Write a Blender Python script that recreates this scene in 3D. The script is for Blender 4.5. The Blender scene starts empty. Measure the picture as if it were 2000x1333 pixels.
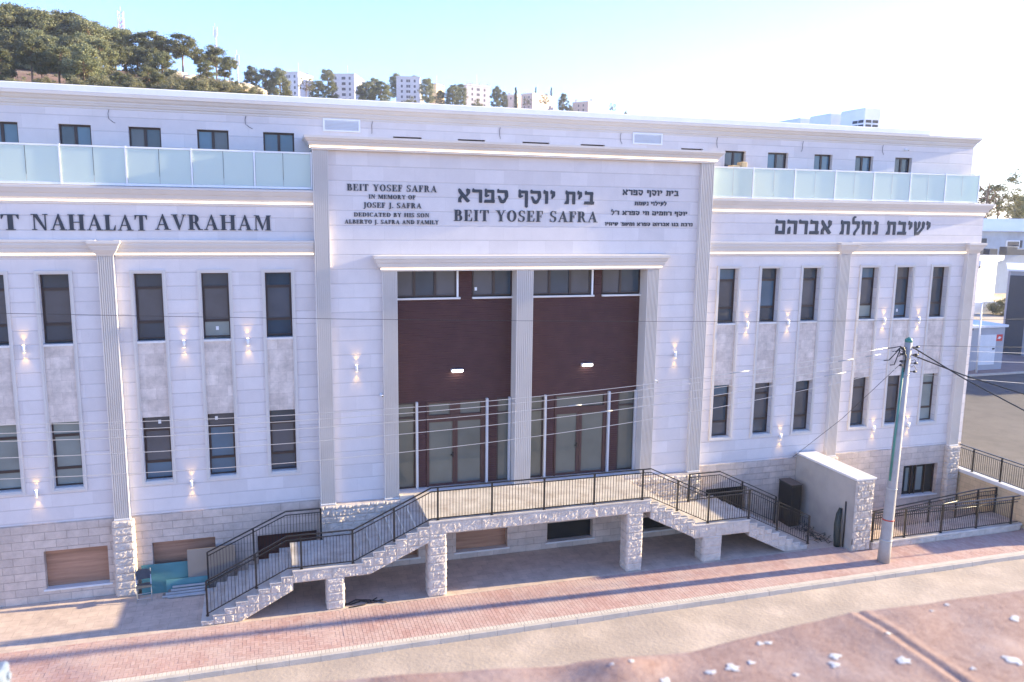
import bpy, math, random
from mathutils import Vector, Matrix, noise
R = math.radians
random.seed(7)
C = bpy.context.scene.collection
sc = bpy.context.scene

# ---------------------------------------------------------------- camera
CAM = Vector((7.6583, -31.6151, 14.3464)); YAW, PITCH, ROLL, F = R(-17.151), R(8.9407), R(0.7406), 1572.08
_f = Vector((-math.sin(YAW)*math.cos(PITCH), math.cos(YAW)*math.cos(PITCH), -math.sin(PITCH)))
_r0 = Vector((math.cos(YAW), math.sin(YAW), 0)); _u0 = _r0.cross(_f)
_r = _r0*math.cos(ROLL)+_u0*math.sin(ROLL); _u = -_r0*math.sin(ROLL)+_u0*math.cos(ROLL)
cd = bpy.data.cameras.new('camera'); cam = bpy.data.objects.new('camera', cd); C.objects.link(cam)
cam.matrix_world = Matrix(((_r.x,_u.x,-_f.x,CAM.x),(_r.y,_u.y,-_f.y,CAM.y),(_r.z,_u.z,-_f.z,CAM.z),(0,0,0,1)))
cd.sensor_width = 36; cd.lens = 36*F/2000; cd.clip_start = .1; cd.clip_end = 4000
cd.dof.use_dof = True; cd.dof.focus_distance = 34; cd.dof.aperture_fstop = 2.4
sc.camera = cam
def at(px, py, y):                     # the point at depth y seen at a spot of the photograph
    d = _f + _r*((px-1000)/F) - _u*((py-666.5)/F)
    return CAM + d*((y-CAM.y)/d.y)
def atz(px, py, z):
    d = _f + _r*((px-1000)/F) - _u*((py-666.5)/F)
    return CAM + d*((z-CAM.z)/d.z)

# ---------------------------------------------------------------- light
SUN_EL, SUN_AZ = 15.6, 2.3             # degrees; azimuth measured in front of the facade line, from the right
w = bpy.data.worlds.new('World'); sc.world = w; w.use_nodes = True
nt = w.node_tree; nt.nodes.clear()
wo = nt.nodes.new('ShaderNodeOutputWorld'); bg = nt.nodes.new('ShaderNodeBackground'); sky = nt.nodes.new('ShaderNodeTexSky')
sky.sky_type = 'NISHITA'; sky.sun_disc = False; sky.sun_elevation = R(SUN_EL); sky.sun_rotation = R(90+SUN_AZ)
sky.air_density = 1.0; sky.dust_density = 0.05; sky.ozone_density = 5.2; sky.altitude = 300
bg.inputs[1].default_value = .15
tint = nt.nodes.new('ShaderNodeMixRGB'); tint.blend_type = 'MULTIPLY'; tint.inputs[0].default_value = 1; tint.inputs[2].default_value = (1.05, .875, .995, 1)
nt.links.new(sky.outputs[0], tint.inputs[1]); nt.links.new(tint.outputs[0], bg.inputs[0]); nt.links.new(bg.outputs[0], wo.inputs[0])
ld = bpy.data.lights.new('sun', 'SUN'); ld.energy = 4.75; ld.angle = R(.8); ld.color = (1, .82, .50)
sun = bpy.data.objects.new('sun', ld); C.objects.link(sun)
_s = Vector((math.cos(R(SUN_EL))*math.cos(R(SUN_AZ)), -math.cos(R(SUN_EL))*math.sin(R(SUN_AZ)), math.sin(R(SUN_EL))))
sun.rotation_euler = _s.to_track_quat('Z', 'Y').to_euler(); sun.location = (60, -20, 60)
sc.view_settings.view_transform = 'Standard'; sc.view_settings.look = 'None'
sc.view_settings.exposure = 2.0; sc.view_settings.gamma = 1

HAZE = .0002

# ---------------------------------------------------------------- mesh helpers
class MB:
    def __init__(s): s.v = []; s.f = []; s.m = []; s.smooth = []; s.mi = 0
    def face(s, pts, smooth=False):
        n = len(s.v); s.v += [tuple(p) for p in pts]; s.f.append(tuple(range(n, n+len(pts)))); s.m.append(s.mi); s.smooth.append(smooth)
        return s
    def box(s, x0, x1, y0, y1, z0, z1):
        n = len(s.v)
        s.v += [(x0,y0,z0),(x1,y0,z0),(x1,y1,z0),(x0,y1,z0),(x0,y0,z1),(x1,y0,z1),(x1,y1,z1),(x0,y1,z1)]
        for q in ((0,3,2,1),(4,5,6,7),(0,1,5,4),(1,2,6,5),(2,3,7,6),(3,0,4,7)):
            s.f.append(tuple(n+i for i in q)); s.m.append(s.mi); s.smooth.append(False)
        return s
    def cbox(s, x0, x1, y0, y1, z0, z1, c=.01):   # box with chamfered long edges
        c = min(c, (x1-x0)*.3, (y1-y0)*.3, (z1-z0)*.3); n = len(s.v)
        P = []
        for ix, x in ((0,x0),(1,x1)):
            for iy, y in ((0,y0),(1,y1)):
                for iz, z in ((0,z0),(1,z1)):
                    sx, sy, sz = (1-2*ix)*c, (1-2*iy)*c, (1-2*iz)*c
                    P += [(x,y+sy,z+sz),(x+sx,y,z+sz),(x+sx,y+sy,z)]
        s.v += P
        k = lambda ix,iy,iz,a: n+((ix*2+iy)*2+iz)*3+a
        F = []
        for ix in (0,1):
            q = [k(ix,0,0,0),k(ix,1,0,0),k(ix,1,1,0),k(ix,0,1,0)]; F.append(q[::-1] if ix == 0 else q)
        for iy in (0,1):
            q = [k(0,iy,0,1),k(1,iy,0,1),k(1,iy,1,1),k(0,iy,1,1)]; F.append(q if iy == 0 else q[::-1])
        for iz in (0,1):
            q = [k(0,0,iz,2),k(1,0,iz,2),k(1,1,iz,2),k(0,1,iz,2)]; F.append(q[::-1] if iz == 0 else q)
        for a in (0,1):
            for b in (0,1):
                F.append([k(a,b,0,0),k(a,b,1,0),k(a,b,1,1),k(a,b,0,1)])
                F.append([k(a,0,b,0),k(a,1,b,0),k(a,1,b,2),k(a,0,b,2)])
                F.append([k(0,a,b,1),k(1,a,b,1),k(1,a,b,2),k(0,a,b,2)])
        for ix in (0,1):
            for iy in (0,1):
                for iz in (0,1): F.append([k(ix,iy,iz,0),k(ix,iy,iz,1),k(ix,iy,iz,2)])
        for q in F: s.f.append(tuple(q)); s.m.append(s.mi); s.smooth.append(False)
        return s
    def prism(s, poly, y0, y1):        # polygon in x,z pushed from y0 (front) to y1
        n = len(s.v); k = len(poly)
        s.v += [(x,y0,z) for x,z in poly]+[(x,y1,z) for x,z in poly]
        F = [tuple(range(n, n+k)), tuple(range(n+2*k-1, n+k-1, -1))]
        F += [(n+i, n+k+i, n+k+(i+1)%k, n+(i+1)%k) for i in range(k)]
        for q in F: s.f.append(q); s.m.append(s.mi); s.smooth.append(False)
        return s
    def vprism(s, poly, z0, z1):       # polygon in x,y pushed up
        n = len(s.v); k = len(poly)
        s.v += [(x,y,z0) for x,y in poly]+[(x,y,z1) for x,y in poly]
        F = [tuple(range(n+k-1, n-1, -1)), tuple(range(n+k, n+2*k))]
        F += [(n+i, n+(i+1)%k, n+k+(i+1)%k, n+k+i) for i in range(k)]
        for q in F: s.f.append(q); s.m.append(s.mi); s.smooth.append(False)
        return s
    def tube(s, path, r, n=8, cap=True, smooth=True):
        path = [Vector(p) for p in path]; base = len(s.v); m = len(path)
        rr = r if isinstance(r, (list,tuple)) else [r]*m
        prev = None
        for i, p in enumerate(path):
            t = (path[min(i+1,m-1)]-path[max(i-1,0)]).normalized()
            a = prev if prev is not None else (Vector((0,0,1)) if abs(t.z) < .9 else Vector((1,0,0)))
            a = (a - t*a.dot(t)).normalized(); prev = a; b = t.cross(a)
            for k in range(n):
                an = 2*math.pi*(k+.5)/n
                s.v.append(tuple(p + (a*math.cos(an)+b*math.sin(an))*rr[i]))
        for i in range(m-1):
            for k in range(n):
                s.f.append((base+i*n+k, base+i*n+(k+1)%n, base+(i+1)*n+(k+1)%n, base+(i+1)*n+k)); s.m.append(s.mi); s.smooth.append(smooth)
        if cap:
            s.f.append(tuple(base+k for k in range(n-1,-1,-1))); s.m.append(s.mi); s.smooth.append(False)
            s.f.append(tuple(base+(m-1)*n+k for k in range(n))); s.m.append(s.mi); s.smooth.append(False)
        return s
    def bar(s, a, b, w, h=None):       # square bar between two points
        h = h or w; a = Vector(a); b = Vector(b); t = (b-a).normalized()
        up = Vector((0,0,1)) if abs(t.z) < .95 else Vector((0,1,0))
        e = t.cross(up).normalized()*(w/2); g = e.normalized().cross(t)*(h/2); n = len(s.v)
        for p in (a, b):
            for q in (-e-g, e-g, e+g, -e+g): s.v.append(tuple(p+q))
        for q in ((0,3,2,1),(4,5,6,7),(0,1,5,4),(1,2,6,5),(2,3,7,6),(3,0,4,7)):
            s.f.append(tuple(n+i for i in q)); s.m.append(s.mi); s.smooth.append(False)
        return s
    def wall(s, x0, x1, z0, z1, y, holes=(), depth=.3):   # wall face at y looking to -y, with reveals in its holes
        xs = sorted({x0,x1,*[h[0] for h in holes],*[h[1] for h in holes]}); zs = sorted({z0,z1,*[h[2] for h in holes],*[h[3] for h in holes]})
        xs = [x for x in xs if x0 <= x <= x1]; zs = [z for z in zs if z0 <= z <= z1]
        for a, b in zip(xs, xs[1:]):
            for c, d in zip(zs, zs[1:]):
                mx, mz = (a+b)/2, (c+d)/2
                if any(h[0] < mx < h[1] and h[2] < mz < h[3] for h in holes): continue
                s.face(((a,y,c),(b,y,c),(b,y,d),(a,y,d)))
        for a, b, c, d in holes:
            e = y+depth
            s.face(((a,y,c),(a,y,d),(a,e,d),(a,e,c))); s.face(((b,y,d),(b,y,c),(b,e,c),(b,e,d)))
            s.face(((a,y,d),(b,y,d),(b,e,d),(a,e,d))); s.face(((b,y,c),(a,y,c),(a,e,c),(b,e,c)))
        return s
    def cornice(s, x0, x1, y, prof, yb, left=True, right=True):   # prof: (out, z) from bottom to top; yb: where the returns end
        for (d0,z0), (d1,z1) in zip(prof, prof[1:]):
            a0, a1 = (x0-d0, x0-d1) if left else (x0, x0); b0, b1 = (x1+d0, x1+d1) if right else (x1, x1)
            s.face(((a0,y-d0,z0),(b0,y-d0,z0),(b1,y-d1,z1),(a1,y-d1,z1)))
            s.face(((a0,yb,z0),(a0,y-d0,z0),(a1,y-d1,z1),(a1,yb,z1)))
            s.face(((b0,y-d0,z0),(b0,yb,z0),(b1,yb,z1),(b1,y-d1,z1)))
        for (d, z), up in ((prof[0], False), (prof[-1], True)):
            a = x0-d if left else x0; b = x1+d if right else x1
            q = ((a,y-d,z),(b,y-d,z),(b,yb,z),(a,yb,z)); s.face(q if up else q[::-1])
        return s
    def obj(s, name, mats, parent=None, label=None, local=False):
        me = bpy.data.meshes.new(name); me.from_pydata(s.v, [], s.f)
        mats = mats if isinstance(mats, (list,tuple)) else [mats]
        for m in mats: me.materials.append(m)
        me.polygons.foreach_set('material_index', s.m); me.polygons.foreach_set('use_smooth', s.smooth); me.update()
        o = bpy.data.objects.new(name, me); C.objects.link(o)
        if parent is not None:
            o.parent = parent
            if not local: o.matrix_parent_inverse = base_matrix(parent).inverted()
        if label: o['label'] = label
        return o
def base_matrix(o):
    m = Matrix.Translation(o.location) @ o.rotation_euler.to_matrix().to_4x4()
    return base_matrix(o.parent) @ o.matrix_parent_inverse @ m if o.parent else m
def tag(o, label, cat, group=None):
    o['label'] = label; o['category'] = cat
    if group: o['group'] = group
    return o
def thing(name, label, cat, loc=(0,0,0), rz=0, group=None):
    o = bpy.data.objects.new(name, None); C.objects.link(o); o.location = loc; o.rotation_euler = (0,0,rz); o.empty_display_size = .3
    return tag(o, label, cat, group)
def struct(name, mb, m, kind='structure'):
    o = mb.obj(name, m); o['kind'] = kind; return o
def dup(root, loc, rz=None, label=None, scale=None):
    r = root.copy(); C.objects.link(r); r.location = loc
    if rz is not None: r.rotation_euler = (0,0,rz)
    if scale: r.scale = scale
    if label: r['label'] = label
    for ch in list(root.children):
        c = ch.copy(); C.objects.link(c); c.parent = r
        for g in list(ch.children):
            d = g.copy(); C.objects.link(d); d.parent = c
    return r
def rock(mb, O, U, V, N, wu, hv, amp=.06, step=.06, course=.3, blen=.55, seed=0, zb=None, zt=None):
    # rough hewn stone face: origin O, unit axes U (along) and V (up), outward N; zb/zt give lower and upper edge along u
    O, U, V, N = Vector(O), Vector(U), Vector(V), Vector(N)
    nu = max(2, int(wu/step)); nv = max(2, int(hv/step)); base = len(mb.v)
    for i in range(nu+1):
        u = wu*i/nu; b = zb(u) if zb else 0; t = zt(u) if zt else hv
        for j in range(nv+1):
            v = b+(t-b)*j/nv; p = O+U*u+V*v
            row = math.floor(v/course+.001); off = (row*37+seed) % 11/11*blen
            fu = ((u+off)/blen) % 1*blen; fv = (v/course) % 1*course
            e = min(fu, blen-fu, fv, course-fv, u, wu-u, (v-b)*2+.001, (t-v)*2+.001)
            k = min(1, max(0, (e-.003)/.035)); k = k*k*(3-2*k)
            q = p*3.1+Vector((seed*7.3, row*1.7, math.floor((u+off)/blen)*3.3))
            h = .72+.3*noise.noise(q)+.36*noise.noise(q*3.2)+.34*noise.noise(q*8)
            mb.v.append(tuple(p+N*(amp*k*max(.0, h))))
    for i in range(nu):
        for j in range(nv):
            a = base+i*(nv+1)+j
            mb.f.append((a, a+nv+1, a+nv+2, a+1)); mb.m.append(mb.mi); mb.smooth.append(False)
    return mb
def rock_pillar(mb, x0, x1, y0, y1, z0, z1, seed=0, amp=.06, back=True, step=.06, course=.3):
    h = z1-z0
    rock(mb, (x0,y0,z0), (1,0,0), (0,0,1), (0,-1,0), x1-x0, h, amp, step, course, 9, seed)
    rock(mb, (x0,y1,z0), (0,-1,0), (0,0,1), (-1,0,0), y1-y0, h, amp, step, course, 9, seed+1)
    rock(mb, (x1,y0,z0), (0,1,0), (0,0,1), (1,0,0), y1-y0, h, amp, step, course, 9, seed+2)
    if back: rock(mb, (x1,y1,z0), (-1,0,0), (0,0,1), (0,1,0), x1-x0, h, amp, step, course, 9, seed+3)
    mb.face(((x0,y0,z1),(x1,y0,z1),(x1,y1,z1),(x0,y1,z1)))
    return mb

# ---------------------------------------------------------------- materials
def newmat(name):
    m = bpy.data.materials.new(name); m.use_nodes = True; t = m.node_tree
    return m, t, t.nodes['Principled BSDF'], t.nodes.new, t.links.new
def pbr(name, col, rough=.6, var=.12, scale=2.5, bump=0., bscale=30, metal=0., dirt=None, dscale=.6, spec=.5, dthr=.55):
    m, t, b, N, L = newmat(name)
    tc = N('ShaderNodeTexCoord'); n = N('ShaderNodeTexNoise'); n.inputs['Scale'].default_value = scale; n.inputs['Detail'].default_value = 6
    L(tc.outputs['Object'], n.inputs['Vector'])
    r = N('ShaderNodeValToRGB'); r.color_ramp.elements[0].position = .3; r.color_ramp.elements[1].position = .7
    r.color_ramp.elements[0].color = (*[c*(1-var) for c in col],1); r.color_ramp.elements[1].color = (*[min(1,c*(1+var)) for c in col],1)
    L(n.outputs[0], r.inputs[0]); out = r.outputs[0]
    if dirt:
        n2 = N('ShaderNodeTexNoise'); n2.inputs['Scale'].default_value = dscale; n2.inputs['Detail'].default_value = 8; n2.inputs['Roughness'].default_value = .65
        L(tc.outputs['Object'], n2.inputs['Vector'])
        r2 = N('ShaderNodeValToRGB'); r2.color_ramp.elements[0].position = dthr-.08; r2.color_ramp.elements[1].position = dthr+.12
        L(n2.outputs[0], r2.inputs[0]); mx = N('ShaderNodeMixRGB'); mx.inputs[2].default_value = (*dirt,1)
        L(r2.outputs[0], mx.inputs[0]); L(out, mx.inputs[1]); out = mx.outputs[0]
    L(out, b.inputs['Base Color']); b.inputs['Roughness'].default_value = rough; b.inputs['Metallic'].default_value = metal
    b.inputs['Specular IOR Level'].default_value = spec
    if bump:
        n3 = N('ShaderNodeTexNoise'); n3.inputs['Scale'].default_value = bscale; n3.inputs['Detail'].default_value = 5
        L(tc.outputs['Object'], n3.inputs['Vector']); bp = N('ShaderNodeBump'); bp.inputs['Strength'].default_value = bump; bp.inputs['Distance'].default_value = .03
        L(n3.outputs[0], bp.inputs['Height']); L(bp.outputs[0], b.inputs['Normal'])
    return m
def ashlar(name, c1, c2, mortar, course, length, z0=0., mort=.012, bump=.4, rough=.7, rocky=0., plane='xz', veins=0., off=.5, bdist=.012, bed=None):
    m, t, b, N, L = newmat(name)
    tc = N('ShaderNodeTexCoord'); sp = N('ShaderNodeSeparateXYZ'); L(tc.outputs['Object'], sp.inputs[0])
    cb = N('ShaderNodeCombineXYZ')
    if plane == 'xz':
        ad = N('ShaderNodeMath'); L(sp.outputs[0], ad.inputs[0]); L(sp.outputs[1], ad.inputs[1]); L(ad.outputs[0], cb.inputs[0])
        az = N('ShaderNodeMath'); az.operation = 'SUBTRACT'; az.inputs[1].default_value = z0; L(sp.outputs[2], az.inputs[0]); L(az.outputs[0], cb.inputs[1])
    elif plane == 'yx': L(sp.outputs[1], cb.inputs[0]); L(sp.outputs[0], cb.inputs[1])
    else: L(sp.outputs[0], cb.inputs[0]); L(sp.outputs[1], cb.inputs[1])
    br = N('ShaderNodeTexBrick'); L(cb.outputs[0], br.inputs['Vector']); br.inputs['Scale'].default_value = 1; br.offset = off
    br.inputs['Brick Width'].default_value = length; br.inputs['Row Height'].default_value = course
    br.inputs['Mortar Size'].default_value = mort; br.inputs['Mortar Smooth'].default_value = .3
    br.inputs['Color1'].default_value = (*c1,1); br.inputs['Color2'].default_value = (*c2,1); br.inputs['Mortar'].default_value = (*mortar,1)
    colr, fac = br.outputs[0], br.outputs['Fac']
    if bed:
        br.inputs['Mortar Size'].default_value = .0035; br.inputs['Mortar'].default_value = (*[.86*c for c in c2],1)
        dv = N('ShaderNodeMath'); dv.operation = 'DIVIDE'; dv.inputs[1].default_value = course; L(az.outputs[0], dv.inputs[0])
        pp = N('ShaderNodeMath'); pp.operation = 'PINGPONG'; pp.inputs[1].default_value = .5; L(dv.outputs[0], pp.inputs[0])
        jr = N('ShaderNodeMapRange'); jr.inputs[1].default_value = bed/course*.4; jr.inputs[2].default_value = bed/course; jr.inputs[3].default_value = 1; jr.inputs[4].default_value = 0; L(pp.outputs[0], jr.inputs[0])
        jm = N('ShaderNodeMixRGB'); jm.inputs[2].default_value = (*mortar,1); L(jr.outputs[0], jm.inputs[0]); L(colr, jm.inputs[1]); colr = jm.outputs[0]; fac = jr.outputs[0]
    n = N('ShaderNodeTexNoise'); n.inputs['Scale'].default_value = 1.7; n.inputs['Detail'].default_value = 8; n.inputs['Roughness'].default_value = .7; L(tc.outputs['Object'], n.inputs['Vector'])
    mr = N('ShaderNodeMapRange'); mr.inputs[1].default_value = .3; mr.inputs[2].default_value = .7; mr.inputs[3].default_value = .93-veins; mr.inputs[4].default_value = 1.06+veins; L(n.outputs[0], mr.inputs[0])
    mx = N('ShaderNodeMixRGB'); mx.blend_type = 'MULTIPLY'; mx.inputs[0].default_value = 1; L(colr, mx.inputs[1]); L(mr.outputs[0], mx.inputs[2])
    L(mx.outputs[0], b.inputs['Base Color']); b.inputs['Roughness'].default_value = rough; b.inputs['Specular IOR Level'].default_value = .3
    h = N('ShaderNodeMath'); h.operation = 'SUBTRACT'; h.inputs[0].default_value = 1; L(fac, h.inputs[1]); out = h.outputs[0]
    if rocky:
        n2 = N('ShaderNodeTexNoise'); n2.inputs['Scale'].default_value = 7; n2.inputs['Detail'].default_value = 7; n2.inputs['Roughness'].default_value = .65; L(tc.outputs['Object'], n2.inputs['Vector'])
        ma = N('ShaderNodeMath'); ma.operation = 'MULTIPLY_ADD'; ma.inputs[1].default_value = rocky; L(n2.outputs[0], ma.inputs[0]); L(out, ma.inputs[2]); out = ma.outputs[0]
    bp = N('ShaderNodeBump'); bp.inputs['Strength'].default_value = bump; bp.inputs['Distance'].default_value = bdist; L(out, bp.inputs['Height']); L(bp.outputs[0], b.inputs['Normal'])
    return m
def glass(name, col, rough=.06, var=.25):
    m = pbr(name, col, rough, var, .5); b = m.node_tree.nodes['Principled BSDF']; b.inputs['Specular IOR Level'].default_value = .6; return m
def glow(name, col, s):
    m, t, b, N, L = newmat(name); b.inputs['Base Color'].default_value = (*col,1); b.inputs['Emission Color'].default_value = (*col,1); b.inputs['Emission Strength'].default_value = s; return m

M = {}
M['stone'] = ashlar('smooth limestone', (.665,.62,.61), (.60,.555,.545), (.53,.49,.485), .5, 1.35, .1, .011, .55, veins=-.02, bed=.026)
M['stone_mid'] = ashlar('smooth limestone of the centre', (.665,.62,.61), (.60,.555,.545), (.53,.49,.485), .557, 1.2, .486, .011, .55, veins=-.02, bed=.026)
M['stone_top'] = ashlar('smooth limestone of the top floor', (.665,.62,.61), (.60,.555,.545), (.54,.50,.495), .5, 1.5, .1, .010, .4, veins=-.02, bed=.026)
M['spandrel'] = ashlar('veined stone panel', (.64,.56,.50), (.54,.465,.415), (.47,.40,.36), .43, .62, .1, .006, .3, veins=.22)
M['trim'] = pbr('beige cast stone', (.58,.54,.505), .65, .03, .6, .04, 60, dirt=(.52,.48,.445), dscale=.35, dthr=.6)
M['white_stone'] = pbr('pale sill stone', (.66,.64,.62), .5, .06, 1.5, .1, 50)
M['rustic'] = ashlar('rusticated base stone', (.58,.48,.41), (.49,.405,.35), (.40,.33,.285), .3, .72, 0, .012, .7, rocky=.9, veins=.12, bdist=.035)
M['rough'] = pbr('rough hewn limestone', (.54,.465,.40), .85, .14, 4, .6, 28)
M['soffit'] = pbr('rendered stone', (.46,.375,.32), .85, .12, 3, .3, 25)
M['tread'] = pbr('stair tread stone', (.54,.49,.44), .6, .12, 2.2, .12, 50, dirt=(.40,.34,.29), dscale=1.4)
M['louver'] = pbr('dark maroon louvre', (.078,.033,.029), .6, .1, 2, .05, 60, spec=.25)
M['frame'] = pbr('dark brown window frame', (.035,.022,.022), .4, .1, 3)
M['door_frame'] = pbr('maroon door frame', (.06,.025,.025), .4, .1, 3)
M['glass'] = glass('dark window glass', (.038,.060,.085))
M['glass_blind'] = glass('window glass before a grey blind', (.078,.085,.10), .1)
M['glass_blue'] = glass('window glass before a blue room', (.075,.14,.20), .08)
M['glass_pale'] = glass('window glass before pale curtains', (.22,.26,.25), .1)
M['glass_door'] = glass('entrance glass', (.125,.13,.112), .06, .18)
M['curtain'] = pbr('pale curtain', (.35,.40,.38), .7, .1, 3)
M['white'] = pbr('white painted metal', (.74,.75,.77), .4, .04, 2)
M['black'] = pbr('black painted steel', (.012,.012,.014), .35, .2, 5, spec=.5)
M['letters'] = pbr('dark navy lettering', (.022,.030,.045), .45, .05, 2)
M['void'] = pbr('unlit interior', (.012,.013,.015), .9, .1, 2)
M['board'] = pbr('plywood board', (.36,.20,.13), .7, .2, 1.6, .1, 12, dirt=(.26,.14,.09), dscale=1.1)
for n_ in [n for n in M['board'].node_tree.nodes if n.type == 'TEX_NOISE']:
    t_ = M['board'].node_tree; mp = t_.nodes.new('ShaderNodeMapping'); mp.inputs['Scale'].default_value = (.35, 1, 4.5)
    t_.links.new(n_.inputs['Vector'].links[0].from_socket, mp.inputs[0]); t_.links.new(mp.outputs[0], n_.inputs['Vector'])
M['led'] = glow('warm light strip', (1,.80,.58), .9)
M['lampglow'] = glow('lamp lens', (1,.66,.22), 3)
M['floodglow'] = glow('flood light lens', (1,.95,.88), 2)
m, t, b, N, L = newmat('frosted balcony glass'); M['frost'] = m
b.inputs['Base Color'].default_value = (.72,.81,.77,1); b.inputs['Roughness'].default_value = .18
tr = N('ShaderNodeBsdfTranslucent'); tr.inputs[0].default_value = (.80,.90,.85,1); ms = N('ShaderNodeMixShader'); ms.inputs[0].default_value = .5
L(b.outputs[0], ms.inputs[1]); L(tr.outputs[0], ms.inputs[2]); L(ms.outputs[0], t.nodes['Material Output'].inputs[0])
# ---------------------------------------------------------------- the building
XL, XR, XM = -5.85, 41.71, 17.93; YE0 = .405
bld = thing('academy_building', 'long white limestone building with fluted pilasters, lit cornices and a maroon louvred entrance', 'building', (XM, 0, 0))
def part(mb, name, m, label=None): return mb.obj(name, m, bld, label)
BAYS_L = [-4.09, -2.0, 0.0, 3.03, 5.30, 7.545]
BAYS_R = [26.93, 29.10, 31.31, 34.57, 36.61, 38.75]
ZW0, ZW1, ZU0, ZU1 = 4.28, 6.75, 9.62, 12.07
def wing(x0, x1, bays, base_holes):
    mb = MB().wall(x0, x1, 3.03, 12.75, 0, [(b+.12, b+1.08, ZW0, ZU1) for b in bays], .3)
    mb.wall(x0, x1, 13.2, 14.6, 0)
    part(mb, 'wall', M['stone'])
    mb = MB().wall(x0, x1, 0, 3.0, -.05, base_holes, .35); mb.face(((x0,-.05,3.0),(x1,-.05,3.0),(x1,0.002,3.03),(x0,0.002,3.03)))
    part(mb, 'base_wall', M['rustic'])
    for b in bays:
        mb = MB(); a0, a1, z0, z1 = b, b+1.2, 4.17, 12.2
        for o, wd, d in ((0,.075,.06),(.075,.05,.035)):
            A0, A1, Z0, Z1 = a0+o, a1-o, z0+o, z1-o
            mb.box(A0, A0+wd, -d, .004, Z0, Z1).box(A1-wd, A1, -d, .004, Z0, Z1)
            mb.box(A0+wd, A1-wd, -d, .004, Z1-wd, Z1).box(A0+wd, A1-wd, -d, .004, Z0, Z0+wd)
        part(mb, 'window_surround', M['trim'])
        part(MB().box(b+.12, b+1.08, .02, .29, ZW1, ZU0-.1), 'spandrel_panel', M['spandrel'])
        part(MB().box(b+.125, b+1.075, -.02, .285, ZU0-.098, ZU0-.02), 'window_sill', M['white_stone']); part(MB().box(b+.13, b+1.07, .004, .285, ZW0, ZW0+.03), 'window_sill', M['white_stone'])
def tall_window(b, z0, z1, low, kinds):
    x0, x1, y = b+.12, b+1.08, .26; mb = MB(); e = .055
    t1, t2 = z1-.54, z0+(.70 if low else .66)
    mb.box(x0, x0+e, y, y+.06, z0, z1).box(x1-e, x1, y, y+.06, z0, z1)
    for a, c in ((z0+.03, z0+.03+e), (z1-e, z1), (t1-.05, t1+.05), (t2-.05, t2+.05)): mb.box(x0+e, x1-e, y, y+.06, a, c)
    mb.box(x0+e, x0+e+.03, y+.01, y+.05, t2+.05, t1-.05).box(x1-e-.03, x1-e, y+.01, y+.05, t2+.05, t1-.05)
    wdw = part(mb, 'window', M['frame'])
    for (a, c), k in zip(((z0, t2), (t2, t1), (t1, z1)), kinds):
        MB().box(x0+.01, x1-.01, y+.033, y+.045, a+.005, c-.005).obj('window_pane', M[k], wdw)
wing(XL, 9.5, BAYS_L, [(-4.9,-2.9,.5,1.95), (-.39,1.73,.5,1.97), (3.25,5.5,.5,1.9), (7.05,9.32,.5,1.76)])
wing(26.33, XR, BAYS_R, [(26.9,29.05,.5,1.85), (38.16,40.3,.45,2.06)])
G, B_, U_, P_ = 'glass', 'glass_blind', 'glass_blue', 'glass_pale'
upk = {BAYS_L[2]:(G,B_,G), BAYS_L[3]:(G,B_,G), BAYS_L[4]:(P_,B_,G), BAYS_L[5]:(G,B_,G), BAYS_R[1]:(G,U_,G), BAYS_R[0]:(G,B_,U_), BAYS_R[3]:(P_,B_,U_), BAYS_R[4]:(U_,G,B_), BAYS_R[5]:(G,G,G)}
lok = {BAYS_L[1]:(P_,P_,P_), BAYS_L[2]:(P_,P_,P_), BAYS_L[3]:(U_,B_,B_), BAYS_L[4]:(U_,U_,B_), BAYS_L[5]:(G,B_,G), BAYS_R[0]:(B_,G,U_), BAYS_R[2]:(B_,B_,G), BAYS_R[5]:(P_,P_,P_)}
for b in BAYS_L+BAYS_R:
    tall_window(b, ZU0, ZU1, False, upk.get(b, (G,B_,G))); tall_window(b, ZW0, ZW1, True, lok.get(b, (G,B_,B_)))
# curtains hang in folds behind the two pale windows on the left
for b in (BAYS_L[1], BAYS_L[2]):
    mb = MB()
    for k in range(22):
        a = b+.18+.84*k/22; c = b+.18+.84*(k+1)/22; ya, yc = (.255,.285) if k%2 else (.285,.255)
        mb.face(((a,ya+.045,ZW0+.1),(c,yc+.045,ZW0+.1),(c,yc+.045,ZW1-.06),(a,ya+.045,ZW1-.06)))
    part(mb, 'curtain', M['curtain'])
for x, z, k in ((5.9,9.98,0),(3.72,6.5,1),(5.72,6.52,1),(37.2,9.95,0),(15.95,11.3,2)):
    y = .288 if k < 2 else YE0; part(MB().box(x-.05, x+.05, y-.004, y, z-.07, z+.07), 'sticker', M['white'])
# boards and sills in the base openings
def opening(x0, x1, z0, z1, y, kind, lab=None):
    if kind: part(MB().box(x0+.004, x1-.004, y+.28, y+.3, z0+.004, z1-.004), 'board' if kind == 'board' else 'unlit_opening', M[kind], lab)
    part(MB().cbox(x0-.08, x1+.1, y-.05, y+.275, z0-.07, z0+.004), 'window_sill', M['white_stone'])
opening(-4.9,-2.9,.5,1.95,-.05,'board'); opening(-.39,1.73,.5,1.97,-.05,'board','tan plywood board in the opening left of the rough pier')
opening(3.25,5.5,.5,1.9,-.05,'board'); opening(7.05,9.32,.5,1.76,-.05,'louver')
opening(26.9,29.05,.5,1.85,-.05,'void')
opening(38.16,40.3,.45,2.06,-.05,'void')
mb = MB()
for a, c in ((38.55,38.75),(39.2,39.6)): mb.box(a, c, .21, .222, .62, 1.85)
part(mb, 'window_pane', M['glass_pale'])
mb = MB()
for a in (38.16, 38.85, 39.1, 39.68, 40.22): mb.box(a+.005, a+.07, .14, .2, .46, 2.05)
part(mb, 'window', M['frame'])

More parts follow.
